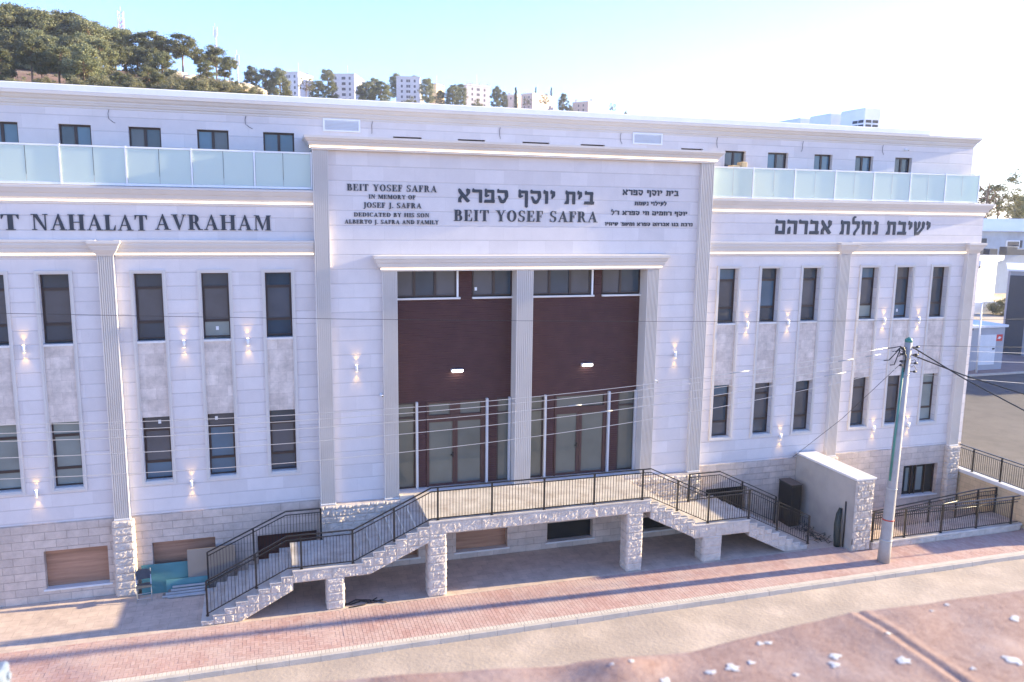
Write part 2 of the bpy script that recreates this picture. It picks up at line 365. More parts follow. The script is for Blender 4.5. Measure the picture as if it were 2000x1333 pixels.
# centre block
CY, CX0, CX1 = -.15, 9.78, 26.05
mb = MB().wall(CX0, CX1, 2.85, 16.75, CY, [(12.3, 23.62, 3.0, 12.25)], .75)
part(mb, 'centre_wall', M['stone_mid'])
part(MB().box(CX0, CX1, CY+.76, 1.0, 12.4, 16.95).box(9.6, 26.25, -.1, 1.0, 16.9, 17.12).box(9.6, 9.99, .02, 1.0, 15.1, 16.88).box(25.86, 26.25, .02, 1.0, 15.1, 16.88), 'centre_roof', M['white_stone'])
mb = MB().wall(9.47, 26.36, 0, 2.85, -.40, [(11.9,13.35,.3,1.15), (14.95,17.2,.3,1.17), (19.0,21.13,.3,1.16), (23.0,25.2,.3,.95)], .35)
mb.face(((9.47,-.40,2.85),(26.36,-.40,2.85),(26.36,-.1,2.87),(9.47,-.1,2.87))).face(((9.47,0,0),(9.47,-.4,0),(9.47,-.4,2.85),(9.47,0,2.85))).face(((26.36,-.4,0),(26.36,0,0),(26.36,0,2.85),(26.36,-.4,2.85)))
part(mb, 'plinth', M['rustic'])
mb = MB(); rock(mb, (9.45,-.41,1.5), (1,0,0), (0,0,1), (0,-1,0), 3.9, 1.35, .09, .055, .3, .6, 3); part(mb, 'rough_facing', M['rough']); mb = MB(); rock(mb, (22.2,-.41,1.0), (1,0,0), (0,0,1), (0,-1,0), 4.2, 1.85, .11, .055, .3, .6, 5)
part(mb, 'rough_facing', M['rough'])
opening(11.9,13.35,.3,1.15,-.40,'board'); opening(14.95,17.2,.3,1.17,-.40,'board','reddish plywood board under the entrance landing'); opening(19.0,21.13,.3,1.16,-.40,'void'); opening(23.0,25.2,.3,.95,-.40,'void')
# pilasters
def pilaster(x0, x1, yb, yf, z0, z1, ribs=8, foot=True, lab=None):
    n = ribs*2-1; wd = (x1-x0)/n; mb = MB()
    for k in range(n):
        y = yf if k % 2 == 0 else yf+.038
        a, c = x0+k*wd, x0+(k+1)*wd
        mb.face(((a,y,z0),(c,y,z0),(c,y,z1),(a,y,z1)))
        if k < n-1:
            p, q = (yf, yf+.038); 
            mb.face(((c,p,z0),(c,q,z0),(c,q,z1),(c,p,z1)) if k % 2 == 0 else ((c,q,z0),(c,p,z0),(c,p,z1),(c,q,z1)))
    mb.face(((x0,yb,z0),(x0,yf,z0),(x0,yf,z1),(x0,yb,z1))).face(((x1,yf,z0),(x1,yb,z0),(x1,yb,z1),(x1,yf,z1)))
    mb.face(((x0,yf,z1),(x1,yf,z1),(x1,yb,z1),(x0,yb,z1)))
    p = part(mb, 'pilaster', M['trim'], lab)
    if foot: MB().cbox(x0-.02, x1+.02, yf-.03, yb, z0-.06, z0).obj('pilaster_foot', M['white_stone'], p)
    return p
for px0, px1 in ((-5.66,-5.12), (2.06,2.58), (33.28,33.82), (40.74,41.28)):
    p = pilaster(px0, px1, .002, -.24, 3.02, 12.72)
    mb = MB().cornice(px0, px1, -.26, [(.0,12.72),(.02,12.76),(.09,12.85),(.16,12.95),(.16,12.97),(.2,13.05),(.2,13.07),(.26,13.15),(.27,13.16),(.27,13.25)], .002)
    mb.obj('capital', M['trim'], p)
    mb = MB(); rock_pillar(mb, px0-.06, px1+.1, -.32, -.04, 0, 2.955, int(px0*3)+40, .055, False, .05); mb.obj('rough_pier', M['rough'], p)
pilaster(9.5, 10.06, 0.05, -.34, 2.92, 16.66); pilaster(25.74, 26.33, 0.05, -.34, 2.92, 16.66)
for px0, px1 in ((12.03,12.6), (17.5,18.2), (23.36,23.9)): pilaster(px0, px1, .5, -.34, 3.04 if px0 > 13 else 2.92, 12.12, 9)
# cornices
BANDP = [(.0,12.66),(.05,12.68),(.05,12.74),(.09,12.74),(.09,12.82),(.14,12.84),(.17,12.93),(.17,12.99),(.2,13.0),(.24,13.1),(.24,13.16),(.27,13.2),(.27,13.27),(.0,13.275)]
BALP = [(.0,14.5),(.06,14.52),(.06,14.6),(.11,14.6),(.11,14.7),(.2,14.74),(.26,14.84),(.28,14.88),(.34,14.89),(.42,14.98),(.46,15.04),(.52,15.05),(.52,15.13),(-.02,15.16)]
BALP = [(d*.6, z) for d, z in BALP]
for x0, x1, l, r in ((XL, 9.5, True, False), (26.33, XR, False, True)):
    part(MB().cornice(x0, x1, 0, BALP, 1.0, l, r), 'cornice', M['trim'])
    part(MB().box(x0+(0 if l else .02), x1-(0 if r else .02), -.092, -.068, 14.61, 14.655), 'light_strip', M['led'])
for x0, x1 in ((-5.1,2.04), (2.6,9.48), (26.35,33.26), (33.84,40.72)):
    part(MB().cornice(x0, x1, 0, BANDP, .002, False, False), 'cornice', M['trim'])
    part(MB().box(x0+.01, x1-.01, -.115, -.092, 12.75, 12.792), 'light_strip', M['led'])
CENP = [(.0,16.62),(.03,16.63),(.03,16.7),(.06,16.7),(.06,16.78),(.12,16.8),(.15,16.86),(.17,16.87),(.17,16.9),(.23,16.95),(.27,17.02),(.3,17.03),(.3,17.12),(.0,17.14)]
part(MB().cornice(9.5, 26.33, -.36, CENP, .9), 'cornice', M['trim'])
part(MB().box(9.46, 26.37, -.445, -.421, 16.71, 16.755).box(9.415, 9.439, -.42, .02, 16.71, 16.755).box(26.391, 26.415, -.42, .02, 16.71, 16.755), 'light_strip', M['led'])
ENTP = [(.0,12.1),(.03,12.11),(.03,12.17),(.06,12.17),(.06,12.25),(.13,12.27),(.16,12.37),(.16,12.42),(.21,12.44),(.25,12.54),(.25,12.58),(.31,12.6),(.31,12.71),(.0,12.73)]
part(MB().cornice(12.0, 23.93, -.35, ENTP, CY), 'entrance_cornice', M['trim'])
part(MB().box(11.96, 23.97, -.435, -.411, 12.18, 12.222), 'light_strip', M['led'])
# top floor
YU = 1.0
TOPW = [(-4.9,-3.9),(-1.42,-.38),(.88,1.92),(3.14,4.22),(5.45,6.55),(7.79,8.92),(12.7,13.84),(15.32,16.46),(18.07,19.25),(20.66,21.76),(25.42,26.5),(27.62,28.7),(29.86,30.95),(32.37,33.38),(34.68,35.7),(36.98,37.98)]
part(MB().wall(XL, XR, 15.1, 18.0, YU, [(a,c,16.1,17.3) if (a < 9 or a > 27) else (a,c,16.1,17.33) for a,c in TOPW], .22).face(((XR,YU,15.1),(XR,16,15.1),(XR,16,18.0),(XR,YU,18.0))).face(((XL,16,15.1),(XL,YU,15.1),(XL,YU,18.0),(XL,16,18.0))), 'top_wall', M['stone_top'])
for i, (a, c) in enumerate(TOPW):
    y = YU+.17; z1 = 17.3 if (a < 9 or a > 27) else 17.33; mb = MB(); m = (a+c)/2
    mb.box(a, a+.06, y, y+.05, 16.1, z1).box(c-.06, c, y, y+.05, 16.1, z1).box(a+.06, c-.06, y, y+.05, z1-.07, z1).box(a+.06, c-.06, y, y+.05, 16.1, 16.16).box(m-.05, m+.05, y-.01, y+.05, 16.16, z1-.07)
    wdw = part(mb, 'window', M['frame'])
    for j, (p, q) in enumerate(((a+.03, m), (m, c-.03))): MB().box(p, q, y+.028, y+.04, 16.12, z1-.03).obj('window_pane', M[('glass_blue','glass_blind','glass','glass_blue')[(i*3+j) % 4]], wdw)
ROOFP = [(.0,17.86),(.04,17.88),(.04,17.94),(.12,17.97),(.16,18.04),(.2,18.05),(.2,18.1),(.32,18.16),(.4,18.24),(.46,18.26),(.5,18.28),(.5,18.38),(.0,18.4)]
ROOFP = [(d*.55, z) for d, z in ROOFP]
part(MB().cornice(XL, XR-.06, YU, ROOFP, 15.9), 'roof_cornice', M['trim'])
part(MB().cbox(XL-.2, 38.7, .74, 1.0, 18.38, 18.63, .03).box(XL-.2, 38.7, 1.0, 15.8, 18.38, 18.44), 'roof_parapet', M['white'])
part(MB().box(XL, XR, 1.5, 16.0, 0, 15.1).box(XL+.01, XR-.01, 1.8, 15.95, 15.1, 18.2).box(XR-.02, XR, .01, 1.5, 0, 15.1).box(XL, XL+.02, .01, 1.5, 0, 15.1), 'rear_block', M['stone_top'])
for a in (10.0, 23.05):
    mb = MB(); z0, z1 = 17.42, 17.9
    mb.box(a, a+.07, YU-.05, YU, z0, z1).box(a+1.35, a+1.42, YU-.05, YU, z0, z1).box(a+.07, a+1.35, YU-.05, YU, z1-.06, z1).box(a+.07, a+1.35, YU-.05, YU, z0, z0+.06)
    v = part(mb, 'air_vent', M['white'])
    mb = MB()
    for k in range(7):
        z = z0+.07+k*.05; mb.face(((a+.07,YU-.045,z),(a+1.35,YU-.045,z),(a+1.35,YU-.008,z+.045),(a+.07,YU-.008,z+.045)))
    mb.obj('slats', M['white'], v)
# loose cables hanging on the top wall
for a, dx in ((2.55,.18),(7.2,.22),(11.9,-.05),(17.1,0),(22.5,.06),(27.2,0),(31.7,-.1),(36.2,.05)):
    part(MB().tube([(a, YU-.02, 17.86), (a-.04, YU-.03, 17.72), (a-.03, YU-.03, 17.55), (a+dx*.6, YU-.03, 17.43), (a+dx, YU-.03, 17.4)], .009, 5), 'loose_cable', M['frame'])
# balcony glazing on the cornice of both wings
def balcony(xs, ret):
    mb = MB(); y = -.12
    mb.box(xs[0], xs[-1], y-.03, y+.03, 16.46, 16.52).box(xs[0], xs[-1], y-.03, y+.03, 15.17, 15.25)
    rl = part(mb, 'balcony_rail', M['white'])
    for a in xs: MB().box(a-.026, a+.026, y-.04, y+.04, 15.165, 16.535).obj('post', M['white'], rl)
    for a, c in zip(xs, xs[1:]):
        m = (a+c)/2; g = MB().box(a+.04, m-.008, y-.008, y+.008, 15.255, 16.455).box(m+.008, c-.04, y-.008, y+.008, 15.255, 16.455).obj('glass_panel', M['frost'], rl)
        MB().box(m-.006, m+.006, y-.012, y+.004, 15.5, 16.455).obj('joint', M['frame' if ret < 0 else 'trim'], rl)
    if ret:
        a = xs[-1] if ret > 0 else xs[0]
        MB().box(a-.008, a+.008, y+.05, YU-.02, 15.255, 16.455).obj('glass_panel', M['frost'], rl); MB().box(a-.03, a+.03, y+.04, YU-.02, 16.46, 16.52).obj('return_rail', M['white'], rl)
balcony([-5.2,-3.1,-1.0,1.09,3.16,5.3,7.44,9.46], -1); balcony([26.4,28.41,30.56,32.72,34.85,36.95,39.02,41.05], 1)

# entrance
M['porcelain0'] = pbr('off white metal', (.52,.52,.54), .5, .04, 2)
YE = .4
mb = MB()
def slats(x0, x1, z0, z1, p=.098):
    n = max(1, round((z1-z0)/p)); h = (z1-z0)/n
    for k in range(n):
        z = z0+k*h
        mb.face(((x0,YE-.045,z),(x1,YE-.045,z),(x1,YE-.02,z+h*.86),(x0,YE-.02,z+h*.86))).face(((x0,YE-.02,z+h*.86),(x1,YE-.02,z+h*.86),(x1,YE-.045,z+h),(x0,YE-.045,z+h)))
    mb.box(x0, x1, YE-.012, YE+.1, z0, z1)
for a in ((12.58,17.52,6.67,10.93),(15.2,15.78,10.93,12.2),(18.18,23.4,6.65,10.93),(21.2,21.54,10.93,12.2),(13.5,13.86,3.02,6.67),(16.5,16.9,3.02,6.67),(19.12,19.5,3.02,6.65),(22.1,22.5,3.02,6.65)): slats(*a)
part(mb, 'louver_cladding', M['louver'])
def pane_window(x0, x1, z0, z1, mull, kinds, name='window', fm='frame', e=.055, trans=None):
    mb = MB(); y = YE
    mb.box(x0, x0+e, y-.03, y+.05, z0, z1).box(x1-e, x1, y-.03, y+.05, z0, z1).box(x0+e, x1-e, y-.03, y+.05, z1-e, z1).box(x0+e, x1-e, y-.03, y+.05, z0, z0+e)
    ed = [x0]+list(mull)+[x1]
    for m in mull: mb.box(m-.05, m+.05, y-.035, y+.05, z0+e, z1-e)
    if trans: mb.box(x0+e, x1-e, y-.028, y+.045, trans-.045, trans+.045)
    wdw = part(mb, name, M[fm])
    for k, (a, c) in enumerate(zip(ed, ed[1:])): MB().box(a+.012, c-.012, y+.01, y+.022, z0+.012, z1-.012).obj('window_pane', M[kinds[k % len(kinds)]], wdw)
for x0, x1, mu in ((12.61,15.12,(13.39,14.24)),(15.8,17.49,(16.7,)),(18.21,21.02,(19.15,20.08)),(21.56,23.35,(22.41,))):
    pane_window(x0, x1, 11.02, 12.16, mu, ('glass_blind','glass','glass_blind'))
    part(MB().cbox(x0-.02, x1+(.16 if len(mu) > 1 else .01), YE-.14, YE-.003, 10.9, 10.98), 'window_sill', M['white_stone'])
for a, z0, z1 in ((15.125,10.985,12.15),(21.05,10.985,12.15)): part(MB().box(a, a+.075, YE-.1, YE-.03, z0, z1), 'white_post', M['white'])
for a in (13.4, 16.39, 17.38, 18.99, 21.97, 23.26): part(MB().cbox(a, a+.095, YE-.2, YE-.05, 3.02, 6.7), 'white_post', M['porcelain0'])
for x0, x1 in ((12.61,13.39),(16.9,17.49),(18.21,18.98),(22.5,23.34)): pane_window(x0, x1, 3.02, 6.66, (), ('glass_door',), 'side_light', 'frame', .06, 6.03)
def double_door(x0, x1, l0, l1, r0, r1, split):
    mb = MB(); y0, y1 = YE-.07, YE+.05
    mb.box(x0, l0-.02, y0, y1, 3.01, 6.66).box(r1+.02, x1, y0, y1, 3.01, 6.66).box(l0-.02, r1+.02, y0, y1, 5.86, 6.08).box(l0-.02, r1+.02, y0, y1, 6.58, 6.66)
    if split: mb.box((l1+r0)/2-.22, (l1+r0)/2+.22, y0+.01, y1, 6.08, 6.58)
    fr = part(mb, 'door_frame', M['door_frame']); MB().box(l0, r1, YE, YE+.01, 6.09, 6.57).obj('transom_pane', M['glass_door'], fr)
    for a, c, hx in ((l0,l1,l1-.02),(r0,r1,None)):
        m = (l1+r0)/2; o0, o1 = (a-.02, m-.005) if hx else (m+.005, c+.02)
        mb = MB().box(o0, a+.0, YE-.05, YE+.02, 3.02, 5.855).box(c, o1, YE-.05, YE+.02, 3.02, 5.855).box(a, c, YE-.05, YE+.02, 5.78, 5.855).box(a, c, YE-.05, YE+.02, 3.02, 3.12)
        lf = part(mb, 'door_leaf', M['door_frame']); MB().box(a-.004, c+.004, YE-.02, YE-.01, 3.1, 5.8).obj('glass', M['glass_door'], lf)
        if hx: MB().tube([(m-.1,YE-.06,4.35),(m-.1,YE-.12,4.35),(m-.22,YE-.12,4.35)], .022, 8).box(m-.13, m-.07, YE-.065, YE-.05, 4.22, 4.47).obj('handle', M['black'], lf)
double_door(13.87, 16.38, 13.98, 14.97, 15.19, 16.18, True); double_door(19.51, 21.96, 19.6, 20.53, 20.79, 21.78, False)
part(MB().box(12.3, 23.62, YE+.06, YE+.12, 3.0, 12.25), 'rear_panel', M['void'])

# ---------------------------------------------------------------- lettering
def arc(cx, cz, rx, rz, a0, a1, n=14): return [(cx+rx*math.cos(R(a0+(a1-a0)*k/n)), cz+rz*math.sin(R(a0+(a1-a0)*k/n))) for k in range(n+1)]
def band(outer, inner): return [[outer[i], outer[i+1], inner[i+1], inner[i]] for i in range(len(outer)-1)]
S_, h_ = .215, .07                     # thick stem and hairline of the roman capitals
def stem(x, z0=0, z1=1, w=S_): return [[(x,z0),(x+w,z0),(x+w,z1),(x,z1)]]
def ser(x0, x1, z): return [[(x0,z),(x1,z),(x1,z+.05),(x0,z+.05)]]
def bowl(x, z0, z1, wd, t=S_):        # right-hand bowl
    c = (z0+z1)/2; r = (z1-z0)/2
    return band([(x,z0)]+arc(x+wd-r*.9,c,r*.9,r,-90,90)+[(x,z1)], [(x,z0+h_)]+arc(x+wd-r*.9,c,r*.9-t,r-h_,-90,90)+[(x,z1-h_)])
def ring(x, wd, t=S_): return band(arc(x+wd/2,.5,wd/2,.52,0,360,28), arc(x+wd/2,.5,wd/2-t,.52-h_,0,360,28))
def foot(x, w=S_, o=.085): return ser(x-o, x+w+o, 0)
def head(x, w=S_, o=.085): return ser(x-o, x+w+o, .95)
def beak(x, z, up): return [[(x-.05,z),(x,z),(x,z+up*.22),(x-.02,z+up*.22)]]
LAT = {
 'A': (.86, [[(.08,0),(.135,0),(.45,.86),(.43,1)], [(.43,1.02),(.48,1.02),(.80,0),(.58,0),(.40,.86)], [(.22,.3),(.6,.3),(.6,.36),(.22,.36)]]+ser(0,.24,0)+ser(.5,.9,0)),
 'B': (.72, stem(.09)+ser(0,.3,0)+ser(0,.3,.95)+bowl(.26,.5,1,.36)+bowl(.26,0,.55,.43)),
 'C': (.76, band(arc(.40,.5,.38,.52,45,315,24), arc(.42,.5,.2,.46,45,315,24))+[[(.66,.72),(.7,.72),(.7,1),(.66,.93)]]),
 'D': (.84, stem(.09)+ser(0,.3,0)+ser(0,.3,.95)+bowl(.26,0,1,.56)),
 'E': (.70, stem(.09)+ser(0,.62,0)+ser(0,.60,.95)+[[(.26,.48),(.48,.48),(.48,.53),(.26,.53)],[(.45,.36),(.49,.36),(.49,.65),(.45,.65)]]+[[(.58,.68),(.61,.68),(.61,1),(.53,1)],[(.54,0),(.66,0),(.68,.32),(.65,.32)]]),
 'F': (.64, stem(.09)+foot(.09)+ser(0,.58,.95)+[[(.26,.48),(.46,.48),(.46,.53),(.26,.53)],[(.43,.36),(.47,.36),(.47,.65),(.43,.65)]]+[[(.56,.68),(.59,.68),(.59,1),(.51,1)]]),
 'H': (.94, stem(.09)+stem(.64)+foot(.09)+foot(.64)+head(.09)+head(.64)+[[(.26,.48),(.66,.48),(.66,.535),(.26,.535)]]),
 'I': (.40, stem(.1)+foot(.1)+head(.1)),
 'J': (.46, stem(.16,-.05)+head(.16)+[[(.16,0),(.35,-.02),(.26,-.2),(.02,-.26),(0,-.16),(.1,-.15)]]),
 'L': (.66, stem(.09)+head(.09)+ser(0,.6,0)+[[(.5,0),(.63,0),(.65,.34),(.62,.34)]]),
 'M': (1.10, [[(.12,0),(.18,0),(.2,1),(.14,1)], [(.14,1.0),(.36,1.0),(.60,.16),(.52,0)], [(.50,.0),(.55,.0),(.88,1),(.82,1)]]+stem(.80)+ser(.02,.28,0)+ser(.71,1.08,0)+ser(.04,.3,.95)+ser(.78,1.08,.95)),
 'N': (.92, [[(.13,0),(.19,0),(.19,1),(.13,1)], [(.1,1),(.34,1),(.79,.0),(.74,-.03),(.70,-.03)], [(.73,0),(.79,0),(.79,1),(.73,1)]]+ser(.02,.3,0)+ser(.0,.3,.95)+ser(.62,.9,.95)),
 'O': (.86, ring(.02,.80)), 
 'R': (.84, stem(.09)+foot(.09)+ser(0,.3,.95)+bowl(.26,.46,1,.38)+[[(.36,.5),(.54,.5),(.72,.06),(.86,.05),(.86,0),(.6,0)]]),
 'S': (.62, band(arc(.31,.74,.27,.28,30,255,14), arc(.33,.75,.14,.225,30,235,14))+[[(.08,.66),(.22,.60),(.56,.40),(.50,.26),(.42,.36),(.15,.52)]]+band(arc(.29,.27,.28,.29,-150,50,14), arc(.27,.25,.14,.235,-150,35,14))+[[(.51,.72),(.55,.72),(.56,1.0),(.52,.96)],[(.02,.0),(.06,.02),(.07,.3),(.03,.3)]]),
 'T': (.78, stem(.29)+foot(.29)+ser(.03,.74,.95)+[[(.03,.7),(.06,.7),(.16,1),(.03,1)],[(.71,.7),(.74,.7),(.74,1),(.61,1)]]),
 'V': (.84, [[(.06,1),(.28,1),(.50,.16),(.42,-.02),(.40,-.02)], [(.40,-.02),(.44,-.02),(.76,1),(.70,1)]]+ser(-.02,.36,.95)+ser(.6,.84,.95)),
 'Y': (.82, [[(.06,1),(.28,1),(.50,.46),(.34,.46)], [(.44,.46),(.5,.46),(.74,1),(.68,1)]]+stem(.32,0,.5)+foot(.32)+ser(-.02,.36,.95)+ser(.58,.82,.95)),
 '.': (.26, [arc(.11,.09,.09,.09,0,330,11)]), ' ': (.36, []) }
_tb = lambda x0, x1: [[(x0+.02,.76),(x1,.76),(x1,.93),(x1-.07,.99),(x0+.16,.99),(x0+.12,1.07),(x0+.05,1.07),(x0,.95)]]
_v = lambda x, w=.22, z0=0: [[(x,z0),(x+w*.72,z0-.02),(x+w,z0+.04),(x+w,.8),(x,.8)]]
_bt = lambda x0, x1: [[(x0,0),(x1,0),(x1+.02,.24),(x0+.05,.24)]]
HEB = {
 'alef': (.92, [[(.02,.95),(.1,1.06),(.24,.96),(.30,.84),(.88,.12),(.72,0),(.62,.02),(.06,.74)], [(.58,.95),(.66,1.06),(.88,.98),(.88,.72),(.66,.44),(.56,.54),(.64,.66)], [(.02,0),(.28,.0),(.24,.2),(.34,.42),(.22,.56),(.05,.34)]]),
 'bet': (.84, _tb(.06,.72)+_v(.48)+_bt(0,.78)), 'dalet': (.80, _tb(0,.78)+_v(.46)), 'he': (.84, _tb(0,.8)+_v(.56)+[[(.04,0),(.26,.02),(.27,.5),(.2,.56),(.06,.4)]]),
 'vav': (.42, _tb(0,.36)+_v(.14)), 'zayin': (.46, _tb(0,.42)+_v(.14)), 'het': (.88, _tb(0,.82)+_v(.58)+_v(.08)),
 'yod': (.42, _tb(0,.36)+[[(.14,.78),(.36,.8),(.36,.62),(.16,.38),(.08,.42)]]),
 'lamed': (.74, _tb(.04,.68)+[[(.04,.86),(.2,.9),(.2,1.2),(.34,1.26),(.32,1.36),(.16,1.36),(.04,1.22)], [(.46,.8),(.68,.8),(.66,.52),(.38,.12),(.34,-.08),(.18,-.02),(.2,.16),(.46,.5)]]),
 'mem': (.92, [[(.04,1.05),(.18,1.02),(.30,.72),(.24,.0),(.02,0),(.12,.66)]]+_tb(.26,.84)+[[(.62,.2),(.84,.2),(.84,.8),(.62,.8)]]+_bt(.42,.82)),
 'fmem': (.86, _tb(.02,.8)+_v(.58)+[[(.04,0),(.25,0),(.25,.56),(.12,.64),(.04,.5)]]+_bt(.04,.78)),
 'nun': (.50, _tb(.1,.46)+[[(.24,.1),(.46,.1),(.46,.8),(.24,.8)]]+_bt(0,.44)),
 'samekh': (.90, _tb(.02,.8)+[[(.06,.54),(.22,.56),(.4,.22),(.34,0),(.22,.06)], [(.56,.78),(.82,.82),(.84,.5),(.62,.08),(.5,.24),(.60,.44)], [(.28,.0),(.5,-.03),(.66,.1),(.56,.28),(.34,.24)]]),
 'ayin': (.82, [[(.50,1.0),(.62,1.05),(.78,.96),(.76,.4),(.12,-.14),(0,.02),(.52,.42)], [(.04,1.0),(.16,1.05),(.30,.94),(.30,.7),(.42,.32),(.28,.2),(.12,.72)]]),
 'pe': (.82, _tb(.04,.74)+_v(.52)+_bt(0,.76)+[[(.06,.8),(.24,.8),(.24,.62),(.38,.62),(.36,.5),(.14,.4),(.04,.5)]]),
 'fpe': (.80, _tb(.04,.74)+[[(.52,-.26),(.66,-.34),(.74,-.26),(.74,.8),(.52,.8)], [(.06,.8),(.24,.8),(.24,.62),(.38,.62),(.36,.5),(.14,.4),(.04,.5)]]),
 'resh': (.76, _tb(0,.72)+_v(.5)), 'shin': (1.0, [[(0,.98),(.1,1.05),(.22,.95),(.26,.2),(.1,-.04)], [(.36,.98),(.46,1.05),(.58,.94),(.52,.6),(.24,.22),(.22,.36),(.36,.56)], [(.72,.98),(.82,1.05),(.96,.94),(.92,.54),(.46,.0),(.1,-.04),(.2,.2),(.42,.22),(.72,.56)]]),
 'tav': (.90, _tb(.08,.84)+_v(.62)+[[(.16,.2),(.37,.2),(.36,.8),(.16,.8)], [(0,0),(.34,0),(.37,.22),(.1,.24)]]),
 "'": (.2, [[(.04,1.1),(.16,1.1),(.12,.8),(.06,.8)]]), '"': (.36, [[(.02,1.1),(.14,1.1),(.1,.8),(.04,.8)], [(.18,1.1),(.3,1.1),(.26,.8),(.2,.8)]]), ' ': (.45, []) }
HN = dict(a='alef',b='bet',d='dalet',h='he',v='vav',z='zayin',x='het',y='yod',l='lamed',m='mem',M='fmem',n='nun',s='samekh',e='ayin',p='pe',P='fpe',r='resh',S='shin',t='tav')
def text_line(parent, name, text, x0, x1, z0, z1, y, heb=False):
    gl = [HEB[HN.get(c, c)] for c in reversed(text)] if heb else [LAT[c] for c in text]
    gap = .1; tot = sum(g[0]+gap for g in gl)-gap; sx = (x1-x0)/tot; sz = z1-z0; x = x0; k = 0
    for wd, polys in gl:
        mb = MB()
        for p in polys:
            k += 1; d = .028+.0012*(k % 9)
            q = [(x+a*sx, z0+b*sz) for a, b in p]
            if sum(q[i][0]*q[(i+1)%len(q)][1]-q[(i+1)%len(q)][0]*q[i][1] for i in range(len(q))) < 0: q = q[::-1]
            mb.prism(q, y-d, y+.006)
        if polys: mb.obj(name, M['letters'], parent)
        x += (wd+gap)*sx
def sign(label, loc): return thing('wall_lettering', label, 'sign', loc, 0, 'dark letters fixed to the facade')
s = sign('dark serif letters reading AT NAHALAT AVRAHAM along the left wing under the glass balcony', (2,0,13.6))
text_line(s, 'letter', 'YESHIVAT', -5.35, -.29, 13.6, 14.13, 0); text_line(s, 'letter', 'NAHALAT', .05, 3.74, 13.605, 14.15, 0); text_line(s, 'letter', 'AVRAHAM', 3.97, 7.97, 13.64, 14.19, 0)
s = sign('small five line English dedication at the left of the centre block', (12.5,CY,14))
for tx, a, c, z0, z1 in (('BEIT YOSEF SAFRA',10.75,14.21,15.16,15.41),('IN MEMORY OF',11.56,13.37,14.87,15.03),('JOSEF J. SAFRA',11.36,13.6,14.53,14.73),('DEDICATED BY HIS SON',10.99,13.91,14.19,14.345),('ALBERTO J. SAFRA AND FAMILY',10.64,14.28,13.92,14.075)):
    text_line(s, 'letter', tx, a, c, z0, z1, CY)
s = sign('large Hebrew name over BEIT YOSEF SAFRA in the middle of the centre block', (18,CY,14))
text_line(s, 'letter', 'byt yvsP spra', 15.05, 20.88, 14.79, 15.31, CY, True); text_line(s, 'letter', 'BEIT YOSEF SAFRA', 14.89, 21.02, 14.06, 14.5, CY)
s = sign('small four line Hebrew dedication at the right of the centre block', (23.5,CY,14))
for tx, a, c, z0, z1 in (('byt yvsP spra',22.14,24.76,15.21,15.43),('leylvy nSmt',22.7,24.21,14.79,14.94),('yvsP rxmyM xy spra z"l',21.64,25.22,14.38,14.55),("ndbt bnv abrhM spra vmSp' Syxyv",21.38,25.5,13.93,14.07)):
    text_line(s, 'letter', tx.replace('leylvy','leylvy'), a, c, z0, z1, CY, True)
s = sign('large dark Hebrew letters along the right wing under the glass balcony', (34,0,13.6))
text_line(s, 'letter', 'ySybt nxlt abrhM', 29.77, 38.5, 13.62, 14.24, 0, True)
# ---------------------------------------------------------------- ground, pavement, road
M['earth'] = pbr('dry earth', (.40,.31,.23), .95, .15, .25, .3, 3, dirt=(.30,.24,.18), dscale=.08)
M['dust_road'] = pbr('dusty road', (.44,.36,.295), .95, .16, .8, .5, 7, dirt=(.35,.285,.235), dscale=.28, dthr=.5)
M['asphalt'] = pbr('worn asphalt', (.085,.075,.072), .85, .15, 1.2, .3, 30, dirt=(.12,.105,.10), dscale=.12)
M['terrace'] = ashlar('beige paving stone', (.56,.44,.36), (.49,.385,.32), (.38,.30,.25), .42, .62, 0, .008, .3, plane='xy', veins=.14, rough=.75)
M['mortar'] = pbr('paving joint sand', (.24,.16,.14), .95, .15, 3, .2, 30)
M['kerb'] = pbr('concrete kerb', (.46,.41,.36), .85, .1, 2, .3, 25, dirt=(.38,.34,.30), dscale=.8)
M['edge_paver'] = pbr('pale edge paver', (.56,.50,.43), .85, .1, 3, .2, 25)
m, t, b, N, L = newmat('red paving brick'); M['brick'] = m
at_ = N('ShaderNodeAttribute'); at_.attribute_name = 'tint'; rp = N('ShaderNodeValToRGB')
rp.color_ramp.elements[0].color = (.40,.235,.20,1); rp.color_ramp.elements[1].color = (.49,.315,.275,1)
L(at_.outputs['Fac'], rp.inputs[0]); tc = N('ShaderNodeTexCoord'); n_ = N('ShaderNodeTexNoise'); n_.inputs['Scale'].default_value = .55; n_.inputs['Detail'].default_value = 9; n_.inputs['Roughness'].default_value = .68
L(tc.outputs['Object'], n_.inputs['Vector']); r2 = N('ShaderNodeValToRGB'); r2.color_ramp.elements[0].position = .38; r2.color_ramp.elements[1].position = .70; r2.color_ramp.elements[1].color = (.7,.7,.7,1)
L(n_.outputs[0], r2.inputs[0]); mx = N('ShaderNodeMixRGB'); mx.inputs[2].default_value = (.52,.42,.37,1); L(r2.outputs[0], mx.inputs[0]); L(rp.outputs[0], mx.inputs[1]); L(mx.outputs[0], b.inputs['Base Color']); b.inputs['Roughness'].default_value = .85
YJ, YK = -3.52, -6.42
KD = .16
struct('ground', MB().face(((-900,-300,-.55),(900,-300,-.55),(900,900,-.55),(-900,900,-.55))), M['earth'])
mb = MB()
NX, NY = 120, 40
for i in range(NX+1):
    for j in range(NY+1):
        x = -45+120*i/NX; y = YK-.1-22*j/NY
        mb.v.append((x, y, -KD-.02+.035*noise.noise((x*.5,y*.7,3))+.02*noise.noise((x*1.7,y*1.9,8))-.004*j*.3))
